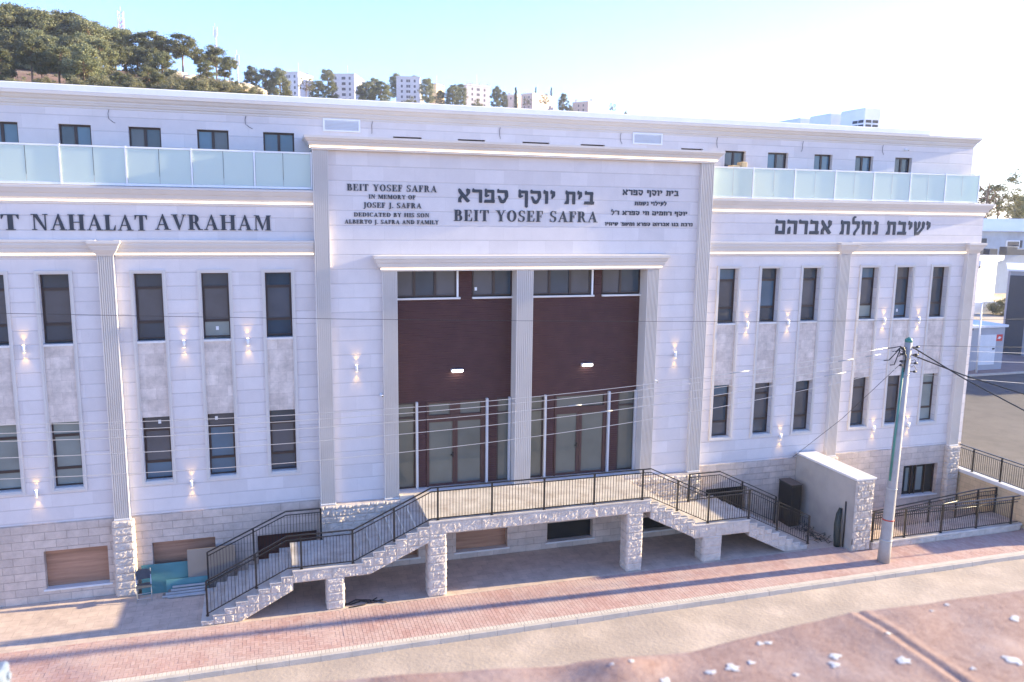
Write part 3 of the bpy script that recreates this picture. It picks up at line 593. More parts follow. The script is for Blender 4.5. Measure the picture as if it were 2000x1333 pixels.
for i in range(NX):
    for j in range(NY): a = i*(NY+1)+j; mb.f.append((a,a+1,a+NY+2,a+NY+1)); mb.m.append(0); mb.smooth.append(True)
struct('road', mb, M['dust_road'])
mb = MB(); mb.box(-45, 41.5, YJ-.02, .3, -.3, 0.0)
struct('terrace_paving', mb, M['terrace'])
mb = MB(); mb.box(-45, 60, YK+.02, YJ-.02, -.3, -.012); struct('paving_bed', mb, M['mortar'])
mb = MB(); tint = []
def brick(x, y, dx, dy, zo=0):
    x0, x1, y0, y1 = x+.006, x+dx-.006, y+.006, y+dy-.006
    y0, y1 = max(y0, YK+.275), min(y1, YJ-.025)
    if x1 < -14 or x0 > 52 or y1-y0 < .02: return
    z = random.uniform(-.003,.003)-zo; n = len(mb.v)
    mb.v += [(x0,y0,z),(x1,y0,z),(x1,y1,z),(x0,y1,z),(x0-.004,y0-.004,z-.01),(x1+.004,y0-.004,z-.01),(x1+.004,y1+.004,z-.01),(x0-.004,y1+.004,z-.01)]
    tv = random.random()
    for q in ((0,1,2,3),(4,5,1,0),(5,6,2,1),(6,7,3,2),(7,4,0,3)): mb.f.append(tuple(n+i for i in q)); mb.m.append(0); mb.smooth.append(False); tint.append(tv)
bw = .13
XS = 9.5
for i in range(-60, 200):
    for j in range(-60, 60):
        # standard 2:1 herringbone lattice
        x, y = bw*(i+j*2) , bw*(i-j*2)
        X, Y = -14+x, YK-.2+y
        if X < XS and YK-.3 < Y < YJ+.3: brick(X, Y, 2*bw, bw)
        X2, Y2 = X+2*bw, Y-bw
        if X2 < XS and YK-.6 < Y2 < YJ+.3: brick(X2, Y2+0, bw, 2*bw)
ny = int((YJ-YK)/bw)
i = 0; x = XS-.3
while x < 50:
    o = (i % 2)*bw
    for k in range(-2, 14): brick(x, YK+.26+k*2*bw+o, bw, 2*bw, .0035 if x < XS+.3 else 0)
    x += bw; i += 1
o = struct('sidewalk', mb, M['brick'])
a_ = o.data.attributes.new('tint', 'FLOAT', 'FACE'); a_.data.foreach_set('value', tint)
mb = MB(); x = -14.0
while x < 52: mb.cbox(x+.004, x+.124, YK+.06, YK+.27, -.2, .004, .006); x += .128
struct('paving_edge', mb, M['edge_paver'])
mb = MB(); x = -14.0
while x < 52: mb.cbox(x+.001, x+.999, YK-.10, YK+.055, -.5, .012, .012); x += 1.0
struct('kerb', mb, M['kerb'])

# ---------------------------------------------------------------- entrance stairs
YF, YB = -3.42, -.82
st = thing('entrance_stairs', 'double flight stone entrance stairs on rough piers in front of the maroon doors', 'stairs', (17.5, -2, 0))
def sp(mb, name, m, par=None): return mb.obj(name, m, par or st)
def flight(x0, z0, run, rise, n, sgn, under, yb, seed):
    # n treads; sgn +1 climbs to the right, -1 descends to the right (x0,z0 = upper or lower start at the left)
    steps = []
    for k in range(n):
        a = x0+run*k; z = z0+rise*(k+1) if sgn > 0 else z0-rise*(k+1)
        steps.append((a, a+run, z))
    poly = []
    for a, c, z in steps: poly += [(a, z-.045), (c, z-.045)]
    zb = lambda x: max(0, min(under(x), 9))
    xs = sorted({x0, x0+run*n, *[x for x in (6.5,8.8,11.0,22.2,24.5,26.7,28.89) if x0 < x < x0+run*n]}, reverse=True)
    poly += [(x, zb(x)) for x in xs]
    f = sp(MB().prism(poly, YF+.02, yb), 'flight', M['soffit'])
    mb = MB()
    for k, (a, c, z) in enumerate(steps):
        rock(mb, (a,YF+.01,0), (1,0,0), (0,0,1), (0,-1,0), c-a, 1, .055, .045, .3, .55, seed+k//2, lambda u: zb(a+u), lambda u: z-.045)
    mb.obj('rough_facing', M['rough'], f)
    for a, c, z in steps:
        e0, e1 = (a-.03, c) if sgn > 0 else (a, c+.03)
        MB().cbox(e0, e1, YF-.035, yb, z-.045, z, .008).obj('tread', M['tread'], f)
    mb = MB()
    for k, (a, c, z) in enumerate(steps):
        if sgn > 0: mb.box(a-.012, a+.002, YF+.0, yb-.001, z-rise, z-.046)
        else: mb.box(c-.002, c+.012, YF+.0, yb-.001, z-rise, z-.046)
    mb.obj('riser', M['white_stone'], f)
    return f
uL = lambda x: 0 if x < 6.5 else min(1.19, (x-6.5)*.52) if x < 11.0 else min(2.46, 1.19+(x-11.0)*.44)
uR = lambda x: 2.3-(x-22.1)*.504 if x < 24.5 else 1.09 if x < 26.7 else max(0, 1.09-(x-26.7)*.498)
flight(5.17, 0, .3875, .1856, 8, 1, uL, YB, 11)
flight(10.74, 1.67, .4133, .19, 6, 1, uL, -.42, 17)
flight(22.36, 3.0, .34, .1886, 6, -1, uR, -.42, 23)
flight(27.05, 1.68, .37, .1867, 8, -1, uR, YB, 29)
def landing(x0, x1, z, under, yb, seed, depth_y=None):
    l = sp(MB().box(x0, x1, YF+.02, yb, under, z-.06), 'landing', M['soffit'])
    MB().cbox(x0-.02, x1+.02, YF-.04, yb, z-.06, z, .008).obj('paving', M['tread'], l)
    mb = MB(); rock(mb, (x0,YF+.01,under), (1,0,0), (0,0,1), (0,-1,0), x1-x0, z-.06-under, .045, .045, .46, .8, seed); mb.obj('rough_facing', M['rough'], l)
    return l
landing(8.27, 10.74, 1.67, 1.19, YB, 3); landing(13.22, 22.36, 3.0, 2.46, -.42, 5); landing(24.40, 27.05, 1.68, 1.09, -.42, 8)
sp(MB().box(12.62, 23.38, -.42, .45, 2.86, 2.996), 'threshold', M['tread'])
mb = MB().box(9.55, 10.74, YB, -.42, 1.2, 1.668); sp(mb, 'landing_infill', M['tread'])
for (a, c, z1, sd) in ((9.46,10.05,1.2,1),(13.22,13.86,2.47,2),(21.36,22.02,2.47,3),(24.86,25.72,1.1,4)):
    mb = MB(); rock_pillar(mb, a, c, YF+.0, YF+.62, 0, z1, sd*10, .05, True, .045, .33); sp(mb, 'pier', M['rough'])

# ---------------------------------------------------------------- railings
def interp(pts, x, ax):
    for p, q in zip(pts, pts[1:]):
        if min(p[ax],q[ax])-1e-6 <= x <= max(p[ax],q[ax])+1e-6:
            k = (x-p[ax])/((q[ax]-p[ax]) or 1); return p.lerp(q, k)
    return pts[-1].copy()
def railing(label, pts, posts, h=1.27, ax=0, name='railing', grab=0, sp_=.115):
    pts = [Vector(p) for p in pts]; t = thing(name, label, 'railing', pts[0]); UP = Vector((0,0,1))
    mb = MB(); mb2 = MB(); mb3 = MB()
    for p, q in zip(pts, pts[1:]):
        mb.bar(p+UP*h, q+UP*h, .055, .04); mb2.bar(p+UP*(h-.15), q+UP*(h-.15), .04, .03); mb3.bar(p+UP*.07, q+UP*.07, .04, .03)
    mb.obj('top_rail', M['black'], t); mb2.obj('middle_rail', M['black'], t); mb3.obj('bottom_rail', M['black'], t)
    for x in posts:
        p = interp(pts, x, ax); MB().box(p.x-.032, p.x+.032, p.y-.032, p.y+.032, p.z-.03, p.z+h).box(p.x-.055, p.x+.055, p.y-.055, p.y+.055, p.z-.004, p.z+.012).obj('post', M['black'], t)
    ps = sorted(posts)
    for a, c in zip(ps, ps[1:]):
        mb = MB(); n = max(1, round((c-a)/sp_))
        for k in range(1, n):
            p = interp(pts, a+(c-a)*k/n, ax); mb.box(p.x-.008, p.x+.008, p.y-.008, p.y+.008, p.z+.07, p.z+h-.15)
        mb.obj('balusters', M['black'], t)
    if grab:
        mb = MB()
        for p, q in zip(pts, pts[1:]): mb.tube([p+Vector((0,grab,h-.32)), q+Vector((0,grab,h-.32))], .022, 6)
        mb.obj('grab_rail', M['black'], t)
    return t
YR = -3.36
railing('long black railing along the front edge of the entrance stairs and landing', [(5.36,YR,.34),(8.1,YR,1.68),(10.43,YR,1.68),(13.3,YR,3.0),(22.33,YR,3.0),(25.02,YR,1.69),(27.1,YR,1.69),(30.1,YR,.22)],
        [5.36,7.02,8.58,10.4,11.92,13.56,15.66,17.77,19.87,21.98,23.58,25.06,27.02,28.47,30.1])
railing('short black railing on the wall side of the left stair flight', [(5.25,-.86,.36),(8.13,-.86,1.68),(9.44,-.86,1.68)], [5.25,6.92,9.44], grab=0)
railing('short black railing on the wall side of the right stair flight', [(25.55,-.86,1.69),(27.1,-.86,1.69),(30.15,-.86,.22)], [25.55,28.3,30.15])
# ---------------------------------------------------------------- right side: dividing wall, ramp, boundary wall
dw = thing('dividing_wall', 'short thick wall with pale flat top and rough stone end between stairs and ramp', 'wall', (32.2,-2,0))
M['render'] = pbr('grey beige render', (.40,.36,.32), .9, .08, 1.5, .2, 20, dirt=(.33,.30,.27), dscale=.9)
MB().box(31.73, 32.68, -4.18, -.06, 0, 3.2).obj('core', M['render'], dw)
MB().cbox(31.69, 32.74, -4.24, -.06, 3.2, 3.29, .012).obj('coping', M['white_stone'], dw)
mb = MB(); rock(mb, (31.73,-4.18,0), (1,0,0), (0,0,1), (0,-1,0), .95, 3.2, .07, .045, .3, .5, 6); rock(mb, (32.68,-4.18,0), (0,1,0), (0,0,1), (1,0,0), 4.1, 3.2, .06, .06, .3, .5, 9); mb.obj('rough_facing', M['rough'], dw)
rp_ = thing('ramp', 'sloping stone paved access ramp behind a low plinth beside the utility pole', 'ramp', (37,-3.4,0))
mb = MB().prism([(32.8,-.1),(40.3,-.1),(40.3,.24),(32.8,.02)], -4.1, -2.5); mb.box(40.3, 41.45, -4.1, -2.5, -.1, .24); mb.obj('surface', M['terrace'], rp_)
MB().cbox(32.74, 41.2, -4.34, -4.05, .26, .35, .01).obj('coping', M['tread'], rp_)
mb = MB().box(32.76, 41.16, -4.28, -4.1, -.05, .26); rock(mb, (32.76,-4.28,0), (1,0,0), (0,0,1), (0,-1,0), 8.4, .26, .04, .045, .26, .7, 12); mb.obj('rough_facing', M['rough'], rp_)
railing('black railing on the front plinth of the access ramp', [(32.78,-4.2,.35),(41.05,-4.2,.35)], [32.78,34.52,36.55,38.58,40.64], h=1.33, grab=.09)
railing('black railing on the building side of the access ramp', [(33.0,-2.6,-.28),(34.3,-2.6,-.26),(40.3,-2.6,.24),(41.42,-2.6,.24)], [33.0,35.1,37.4,39.0,40.3,41.42], h=1.27, grab=-.09)
bw_ = thing('boundary_wall', 'beige stone retaining wall with pale coping at the right corner of the building', 'wall', (41.6,-2.5,0))
M['golden'] = ashlar('golden ashlar', (.62,.47,.29), (.55,.41,.26), (.40,.30,.20), .28, .6, 0, .008, .4, veins=.08, rough=.8)
MB().box(41.5, 41.78, -5.6, -.0, -.4, 1.58).obj('masonry', M['golden'], bw_)
MB().cbox(41.43, 41.85, -5.66, .0, 1.58, 1.75, .015).obj('coping', M['white_stone'], bw_)
railing('black bar fence standing on the retaining wall coping beside the side street', [(41.64,.9,1.75),(41.64,-5.6,1.75)], [.9,-.92,-2.55,-4.2,-5.6], h=1.2, ax=1, name='wall_fence')

# ---------------------------------------------------------------- loose things by the left base wall
ch = thing('folding_chair', 'folding chair with dark padded back beside the rough pier', 'chair', (2.98,-.72,0), R(8), None)
mb = MB()
for sx in (-.25, .25):
    mb.tube([(sx,.26,0),(sx,.02,.5),(sx,-.0,.55)], .016, 6).tube([(sx,-.26,0),(sx,-.05,.52),(sx,.14,1.13)], .016, 6)
mb.tube([(-.25,-.22,.12),(.25,-.22,.12)], .012, 6).tube([(-.25,.2,.12),(.25,.2,.12)], .012, 6)
M['chrome'] = pbr('pale metal tube', (.55,.55,.55), .3, .1, 3, metal=.6)
M['pad'] = pbr('dark blue grey padding', (.055,.065,.085), .6, .15, 4)
mb.obj('frame', M['chrome'], ch, local=True)
mb = MB(); pr = [(-.27,.76),(.27,.76),(.27,1.0),(.2,1.1),(.08,1.14),(-.08,1.14),(-.2,1.1),(-.27,1.0)]; mb.prism(pr, .06, .11); mb.obj('backrest', M['pad'], ch, local=True)
MB().cbox(-.26,.26,-.26,.16,.53,.57,.015).obj('seat', M['pad'], ch, local=True)
M['teal'] = pbr('teal plasterboard', (.07,.205,.215), .7, .08, 1.5, .1, 30); M['teal2'] = pbr('faded teal plasterboard', (.085,.225,.235), .7, .1, 2)
M['greyb'] = pbr('grey plasterboard', (.23,.205,.185), .8, .06, 1)
def leaning(name, label, cat, x0, x1, h, yb, yt, m, group=None):
    mb = MB(); d = .018
    mb.v += [(x0,yb-d,0.004),(x1,yb-d,.004),(x1,yt-d,h),(x0,yt-d,h),(x0,yb,.004),(x1,yb,.004),(x1,yt,h),(x0,yt,h)]
    for q in ((0,1,2,3),(7,6,5,4),(0,4,5,1),(1,5,6,2),(2,6,7,3),(3,7,4,0)): mb.f.append(q); mb.m.append(0); mb.smooth.append(False)
    return tag(mb.obj(name, m), label, cat, group)
leaning('plasterboard', 'tall teal plasterboard sheet leaning behind the folding chair', 'board', 2.85, 5.7, 1.07, -.36, -.12, M['teal'])
leaning('plasterboard', 'low teal plasterboard offcut leaning behind the metal pipes', 'board', 3.72, 5.2, .52, -.55, -.42, M['teal2'])
leaning('plasterboard', 'grey plasterboard sheet standing behind the left stair railing', 'board', 4.5, 6.2, 1.62, -.40, -.385, M['greyb'])
for k, (xa, xb, y, z) in enumerate(((3.95,5.12,-.62,.30),(3.9,5.12,-.7,.21),(3.72,5.1,-.78,.13),(3.6,5.14,-.86,.06),(3.8,5.13,-.95,.06))):
    tag(MB().cbox(xa, xb, y-.035, y+.035, z-.035, z+.035, .01).obj('metal_profile', M['chrome']), 'pale metal profile in the heap on the paving left of the stairs', 'metal profile', 'metal profiles heaped by the stairs')
for (xa, xb, y, z) in ((3.8,5.12,-.7,.14),(3.6,5.1,-.72,.02)):
    tag(MB().box(xa, xb, y-.06, y+.2, z-.02, z+.03).obj('timber_batten', M['greyb']), 'grey timber batten under the heaped metal profiles', 'batten', 'battens under the metal profiles')
# cabinet, hose and wire heap beside the dividing wall
cb_ = thing('metal_cabinet', 'tall black metal cabinet against the base wall behind the right stair flight', 'cabinet', (31.1,-.7,0))
MB().cbox(30.82, 31.4, -1.06, -.12, 0, 2.02, .012).obj('body', M['black'], cb_); MB().box(30.80, 31.42, -1.08, -.1, 2.02, 2.06).obj('lid', pbr('dusty black lid',(.10,.09,.09),.8,.1,3), cb_)
MB().box(30.86, 31.36, -1.075, -1.06, .08, 1.95).obj('door', M['black'], cb_)
M['rubber'] = pbr('black green rubber', (.018,.028,.026), .6, .2, 4)
hs = thing('rubber_roll', 'dark rolled rubber mat leaning against the stub wall near its rough end', 'mat', (31.6,-3.5,0))
MB().tube([(31.5,-3.55,.02),(31.46,-3.55,.5),(31.48,-3.5,1.0),(31.56,-3.45,1.45),(31.66,-3.42,1.72)], [.14,.15,.145,.12,.07], 10).obj('roll', M['rubber'], hs)
MB().tube([(31.66,-3.72,.02),(31.69,-3.7,1.1),(31.69,-3.68,2.1)], .03, 6).obj('stick', M['black'], hs)
mb = MB(); rr = random.Random(3)
for k in range(70):
    x, y = rr.uniform(30.9,31.65), rr.uniform(-3.2,-.9); a = rr.uniform(0,3.1); l = rr.uniform(.2,.5)
    z = rr.uniform(.01,.16); mb.tube([(x,y,z),(x+l*.5*math.cos(a),y+l*.5*math.sin(a),z+rr.uniform(0,.1)),(x+l*math.cos(a),y+l*math.sin(a),max(.01,z+rr.uniform(-.1,.06)))], .012, 4)
tag(mb.obj('wire_heap', M['black']), 'tangled heap of black wire on the ground along the stub wall', 'wire heap')
M['dark_leaf'] = pbr('debris', (.05,.035,.03), .9, .2, 5)
tag(MB().tube([(9.9,-3.05,.03),(10.3,-3.3,.05),(10.7,-3.1,.03),(11.1,-3.35,.04),(11.5,-3.2,.03)], .03, 5).tube([(10.0,-3.35,.03),(10.5,-3.0,.05),(11.0,-3.1,.03),(11.6,-3.45,.03)], .025, 5).tube([(10.2,-3.5,.03),(10.8,-3.42,.03),(11.3,-3.0,.03)], .022, 5).obj('cable', M['dark_leaf']), 'dark cable lying on the paving under the left flight beside a pier', 'cable')

# ---------------------------------------------------------------- lamps and cameras
def spot(name, parent, loc, up, e, ang=70):
    l = bpy.data.lights.new(name, 'SPOT'); l.energy = e; l.color = (1,.60,.09); l.spot_size = R(ang); l.spot_blend = .9; l.shadow_soft_size = .03
    o = bpy.data.objects.new(name, l); C.objects.link(o); o.parent = parent; o.location = loc; o.rotation_euler = (R(180) if up else 0, 0, 0); return o
lp = thing('wall_lamp', 'x', 'wall lamp', (0,0,0), 0, 'white up and down wall lamps')
mb = MB().tube([(0,-.11,-.13),(0,-.11,.13)], .05, 14); mb.box(-.03,.03,-.07,-.002,-.05,.05); mb.obj('housing', M['white'], lp, local=True)
MB().tube([(0,-.11,.131),(0,-.11,.136)], .042, 14).tube([(0,-.11,-.136),(0,-.11,-.131)], .042, 14).obj('lens', M['lampglow'], lp, local=True)
spot('lamp_up', lp, (0,-.10,.15), True, 4.8); spot('lamp_down', lp, (0,-.10,-.15), False, 4.8)
LAMPS = [(-.47,0,9.48,'upper lamp left of the leftmost fluted pilaster'),(4.74,0,9.48,'upper lamp between the first two windows right of the leftmost pilaster'),(6.98,0,9.48,'upper lamp beside the window nearest the centre block on the left'),
 (-.45,0,4.2,'lower lamp left of the leftmost fluted pilaster'),(4.76,0,4.1,'lower lamp right of the leftmost pilaster'),(10.99,CY,8.32,'lamp on the wall left of the maroon entrance'),(24.91,CY,8.3,'lamp on the wall right of the maroon entrance'),
 (28.58,0,9.52,'upper lamp between the first two windows of the right wing'),(30.76,0,9.54,'upper lamp between the second and third windows of the right wing'),(36.17,0,9.5,'upper lamp behind the pole, left of the last two windows'),(38.23,0,9.5,'upper lamp nearest the right end of the building'),
 (30.75,0,4.12,'lower lamp above the dividing wall on the right wing'),(36.09,0,4.15,'lower lamp just left of the utility pole'),(38.18,0,4.19,'lower lamp just right of the utility pole')]
for k, (x, y, z, lab) in enumerate(LAMPS):
    lab = 'white cylinder '+lab
    if k == 0: lp.location = (x,y,z); lp['label'] = lab
    else: dup(lp, (x,y,z), None, lab)
fl = thing('flood_light', 'lit rectangular flood light on the left maroon louvre panel', 'flood light', (15.13,YE-.05,7.92), 0, 'flood lights over the doors')
MB().cbox(-.25,.25,-.22,-.02,-.02,.09,.012).box(-.05,.05,-.02,0,-.03,.06).obj('housing', M['white'], fl, local=True)
MB().box(-.23,.23,-.236,-.221,-.01,.08).box(-.22,.22,-.2,-.04,-.03,-.022).obj('lens', M['floodglow'], fl, local=True)
dup(fl, (20.9,YE-.05,7.92), None, 'lit rectangular flood light on the right maroon louvre panel')
sc_ = thing('security_camera', 'small white dome camera on the wall left of the entrance', 'camera', (11.93,-.16,7.2), 0, 'security cameras on the facade')
MB().tube([(0,0,0),(0,-.06,0)], .06, 10).tube([(0,-.06,0),(.03,-.2,-.04)], .045, 10).obj('body', M['white'], sc_, local=True); MB().tube([(.03,-.2,-.04),(.034,-.215,-.044)], .03, 8).obj('lens', M['black'], sc_, local=True)
dup(sc_, (23.98,-.16,7.2), None, 'small white dome camera on the wall right of the entrance'); dup(sc_, (37.5,YU,17.68), None, 'small white camera under the roof cornice at the right')

# ---------------------------------------------------------------- utility pole and wires
M['pole'] = pbr('weathered pole timber', (.34,.32,.31), .7, .1, 3, .3, 30); M['green'] = pbr('green plastic', (.05,.20,.17), .5, .1, 3); M['redband'] = pbr('red band', (.45,.03,.02), .5)
M['porcelain'] = pbr('pale insulator', (.40,.39,.37), .3, .1, 3); M['wire'] = pbr('bare wire', (.50,.48,.46), .35, .05, 2, metal=.4); M['wire_dark'] = pbr('dark insulated wire', (.02,.02,.022), .5, .1, 2)
PX, PY = 32.36, -5.42
def pole(label, x, y, lean=.28, h=9.42):
    t = thing('utility_pole', label, 'utility pole', (x,y,0), 0, 'poles carrying the street wires')
    P = lambda z, o=0, p=0: (x+lean*z/h+o, y+p, z)
    MB().tube([P(0),P(.9),P(3.5),P(h)], [.26,.245,.2,.145], 16).obj('shaft', M['pole'], t)
    MB().tube([P(h),P(h+.12),P(h+.2)], [.15,.14,.03], 14).obj('cap', M['green'], t)
    MB().tube([P(.95),P(1.02)], .262, 16).tube([P(3.2),P(3.25)], .215, 16).tube([P(8.05),P(8.1)], .17, 16).tube([P(8.75),P(8.8)], .162, 16).obj('band', M['porcelain'], t)
    MB().tube([P(1.85),P(1.9)], .245, 16).obj('red_band', M['redband'], t)
    MB().tube([P(3.6,-.2,-.05),P(6,-.19,-.05),P(8.4,-.17,-.05)], .05, 8).obj('conduit', M['green'], t)
    for s, z in ((-1,9.2),(-1,8.95),(-1,8.66),(-1,8.5),(1,9.22),(1,8.9),(1,8.55),(1,8.2)):
        MB().bar(P(z), P(z, s*.32, -.12), .03).tube([P(z,s*.30,-.12),P(z,s*.36,-.12),P(z,s*.44,-.12)], [.04,.055,.035], 8).obj('insulator', M['wire_dark'], t)
    mb = MB()
    for k, (o, z) in enumerate(((-1.0,9.2),(-.75,9.05),(-1.15,8.7),(-.8,8.5),(-.5,8.85))):
        q = [P(8.2+.1*k,-.17,-.1), P(8.7+.05*k,-.19,-.16), P(9.15-.04*k,-.3,-.16), P(9.28-.04*k,-.5,-.12), P(z+.02,o*.8,-.05), P(z,o,0)]
        mb.tube(q, .022, 5)
    for k in range(4): mb.tube([P(9.15-.25*k,.16,-.1), P(9.2-.25*k,.32,-.1), P(9.0-.25*k,.5,-.06), P(8.85-.2*k,.6,0)], .012, 5)
    mb.obj('jumper_cables', M['wire_dark'], t)
    return t
pole('grey timber utility pole with green cap standing on the red pavement', PX, PY)
pole('grey timber utility pole standing beyond the left edge of the frame', -9.5, PY, 0)
def wire(label, pts, r=.012, m='wire', sleeves=(), group='overhead wires'):
    t = thing('overhead_wire', label, 'wire', pts[0], 0, group)
    MB().tube(pts, r, 6, True).obj('strand', M[m], t)
    for a, c in sleeves:
        pp = [Vector(p) for p in pts]
        MB().tube([interp(pp, a, 0), interp(pp, c, 0)], .022, 8).obj('sleeve', M['porcelain'], t)
def para(p0, p1, p2, y, x0, x1, n=40):
    (a,A),(b,B),(c,Cc) = p0, p1, p2
    f = lambda x: A*(x-b)*(x-c)/((a-b)*(a-c))+B*(x-a)*(x-c)/((b-a)*(b-c))+Cc*(x-a)*(x-b)/((c-a)*(c-b))
    return [(x0+(x1-x0)*k/n, y, f(x0+(x1-x0)*k/n)) for k in range(n+1)]
for lab, pl, pm, pr, sl, x1 in (('topmost pale wire of the bundle left of the pole',8.11,8.01,9.24,((24.34,25.16),),31.5),('second pale wire down of the bundle left of the pole',7.85,7.83,9.02,((29.2,29.9),(30.5,31.2)),31.9),('third pale wire down of the bundle left of the pole',7.61,7.54,8.74,((17.85,18.35),),31.4),
   ('fourth pale wire down of the bundle left of the pole',7.11,7.15,8.57,((19.1,19.55),(28.6,29.6)),31.8),('lowest pale wire of the bundle left of the pole',6.47,6.55,8.25,(),32.5)):
    wire(lab, para((.1,pl),(15.7,pm),(31.5,pr), PY-.1, -9.5, x1), .0105, 'wire', sl)
wire('thin dark wire running straight across the whole facade', para((.4,11.37),(15.7,10.75),(35.8,10.26), -5.5, -40, 95), .0075, 'wire_dark')
for k, (lab, a, c) in enumerate((('highest thin wire right of the pole',9.27,9.0),('second thin wire right of the pole',9.13,8.74),('third thin wire right of the pole',8.7,8.34),('lowest thin wire right of the pole',8.1,7.43))):
    s_ = (c-a)/5.5; wire(lab, [(33.0,PY-.1,a),(36,PY-.1,a+s_*3),(41,PY-.1,a+s_*7.6),(60,PY-.1,a+s_*18)], .008, 'wire' if k else 'wire_dark', ((40.6,42.2),) if k < 3 else ())
for lab, a, py in (('upper thick black cable slanting down right of the pole',9.22,802),('lower thick black cable slanting down right of the pole',8.9,770)):
    e = at(2000, py, -10.5); p0 = Vector((32.75,PY-.12,a)); q = p0+(e-p0)*1.6; mdp = p0+(e-p0)*.5-Vector((0,0,.08)); wire(lab, [p0, mdp, e, q], .026, 'wire_dark')
wire('thin slanting stay from the pole down to the wall', [(32.5,PY,8.66),(32.0,-2.7,5.6),(31.54,-.05,3.05)], .01, 'wire_dark')
# ---------------------------------------------------------------- roof equipment
M['ac'] = pbr('white sheet metal', (.66,.67,.70), .45, .05, 2); M['grille'] = pbr('dark grille', (.05,.055,.065), .6, .1, 3)
for lab, y0, y1, z1 in (('nearest white rooftop cooling unit over the right wing',6.0,7.95,20.3),('second white rooftop cooling unit behind the nearest',8.8,10.7,20.32),('long white rooftop cooling unit at the rear of the row',11.6,14.9,20.36)):
    x0, x1 = 39.2, 40.25; t = thing('cooling_unit', lab, 'cooling unit', (39.7,(y0+y1)/2,18.45), 0, 'rooftop cooling units')
    MB().cbox(x0, x1, y0, y1, 18.75, z1, .02).box(x0+.02, x1-.02, y0+.02, y1-.02, z1, z1+.03).obj('casing', M['ac'], t)
    MB().box(x0, x1, y0+.1, y0+.25, 18.44, 18.75).box(x0, x1, y1-.25, y1-.1, 18.44, 18.75).obj('feet', M['grille'], t)
    for k in range(4):
        z = 18.82+k*.24
        for q in (0, 1): MB().box(x0+.1+q*.45, x0+.46+q*.45, y0-.012, y0+.004, z, z+.15).box(x0-.012, x0+.004, y0+.06+q*.46, y0+.46+q*.46, z, z+.15).obj('grille', M['grille'], t)
t = thing('roof_tank', 'white roof box with a bent pipe over the left end of the roof', 'tank', (-3,4,18.44)); MB().cbox(-4.5, -1.25, 3.4, 5, 18.44, 18.98, .04).obj('tank', M['ac'], t)
MB().tube([(-1.35,4,18.7),(-1.2,4,18.9),(-1.0,4,18.98),(-.82,4,18.93),(-.68,4,18.8),(-.62,4,18.45)], .028, 8).obj('pipe', M['ac'], t)
mb = MB(); mb.box(27.5, 28.3, .1, .16, 15.2, 16.2); q = MB().cbox(27.55,27.95,.2,.6,15.2,16.62,.02).cbox(28.0,28.3,.2,.6,15.2,16.78,.03)
M['cardboard'] = pbr('cardboard', (.55,.40,.22), .8, .2, 4)
tag(q.obj('cardboard_box', M['cardboard']), 'small stack of tan cardboard standing behind the right balcony glass', 'cardboard box')

# ---------------------------------------------------------------- hill
def crest(px):
    T = ((-400,60),(0,112),(100,122),(200,134),(280,141),(350,147),(420,153),(470,166))
    for (a,A),(c,Cc) in zip(T, T[1:]):
        if a <= px <= c: return A+(Cc-A)*(px-a)/(c-a)
    return 60 if px < -400 else 166
def far(px): return 172+ (px-470)*.052 if px > 470 else 172
def hill_z(px, y):
    ye = [(60,None),(115,178+max(0,px)*.012),(150,min(crest(px)+22,176)),(190,crest(px)),(250,crest(px)+5)]
    zl = []
    for yy, py in ye: zl.append((yy, 1.5 if py is None else at(px,py,yy).z))
    zl += [(330, zl[-1][1]-4), (480, zl[-1][1]-6)]
    zr = [(60,1.5),(150,at(px,far(px)+45,150).z),(300,at(px,far(px)+25,300).z),(430,at(px,far(px)+22,430).z),(480,at(px,far(px)+24,480).z)]
    def ip(T):
        if y <= T[0][0]: return T[0][1]
        for (a,A),(c,Cc) in zip(T, T[1:]):
            if a <= y <= c: return A+(Cc-A)*(y-a)/(c-a)
        return T[-1][1]
    k = min(1, max(0, (px-440)/110)); k = k*k*(3-2*k)
    f = min(1, max(0, (1500-px)/250))
    return (ip(zl)*(1-k)+ip(zr)*k)*f+.5*(1-f)
mb = MB(); pxs = list(range(-700, 1651, 20)); ys = [58,75,95,115,125,135,150,160,170,180,190,200,215,235,260,300,340,380,430,480,560]
for px in pxs:
    for y in ys:
        p = at(px, 300, y); z = hill_z(px, min(y,480))-(0 if y < 481 else 8)
        mb.v.append((p.x, y, z+(1.0 if y > 110 else .2)*noise.noise((p.x*.06, y*.06, 1))))
n = len(ys)
for i in range(len(pxs)-1):
    for j in range(n-1): a = i*n+j; mb.f.append((a, a+n, a+n+1, a+1)); mb.m.append(0); mb.smooth.append(True)
M['soil'] = pbr('red brown forest soil', (.20,.115,.075), .95, .25, .25, .4, 1.5, dirt=(.33,.27,.19), dscale=.06, dthr=.6)
struct('hill', mb, M['soil'])
M['rockface'] = pbr('pale limestone outcrop', (.50,.42,.31), .9, .12, .3, .6, 2)
def boulder(name, lab, c, sx, sy, sz, seed):
    mb = MB(); n1, n2 = 18, 10
    for i in range(n1):
        for j in range(n2+1):
            a = 2*math.pi*i/n1; e = -math.pi/2+math.pi*j/n2; d = Vector((math.cos(a)*math.cos(e), math.sin(a)*math.cos(e), math.sin(e)))
            k = 1+.35*noise.noise(d*1.6+Vector((seed,0,0)))+.15*noise.noise(d*4+Vector((seed,3,0))); mb.v.append((c.x+d.x*sx*k, c.y+d.y*sy*k, c.z+d.z*sz*k))
    for i in range(n1):
        for j in range(n2): a = i*(n2+1)+j; b2 = ((i+1)%n1)*(n2+1)+j; mb.f.append((a,b2,b2+1,a+1)); mb.m.append(0); mb.smooth.append(False)
    return tag(mb.obj(name, M['rockface']), lab, 'rock', 'pale rock outcrops on the hill')
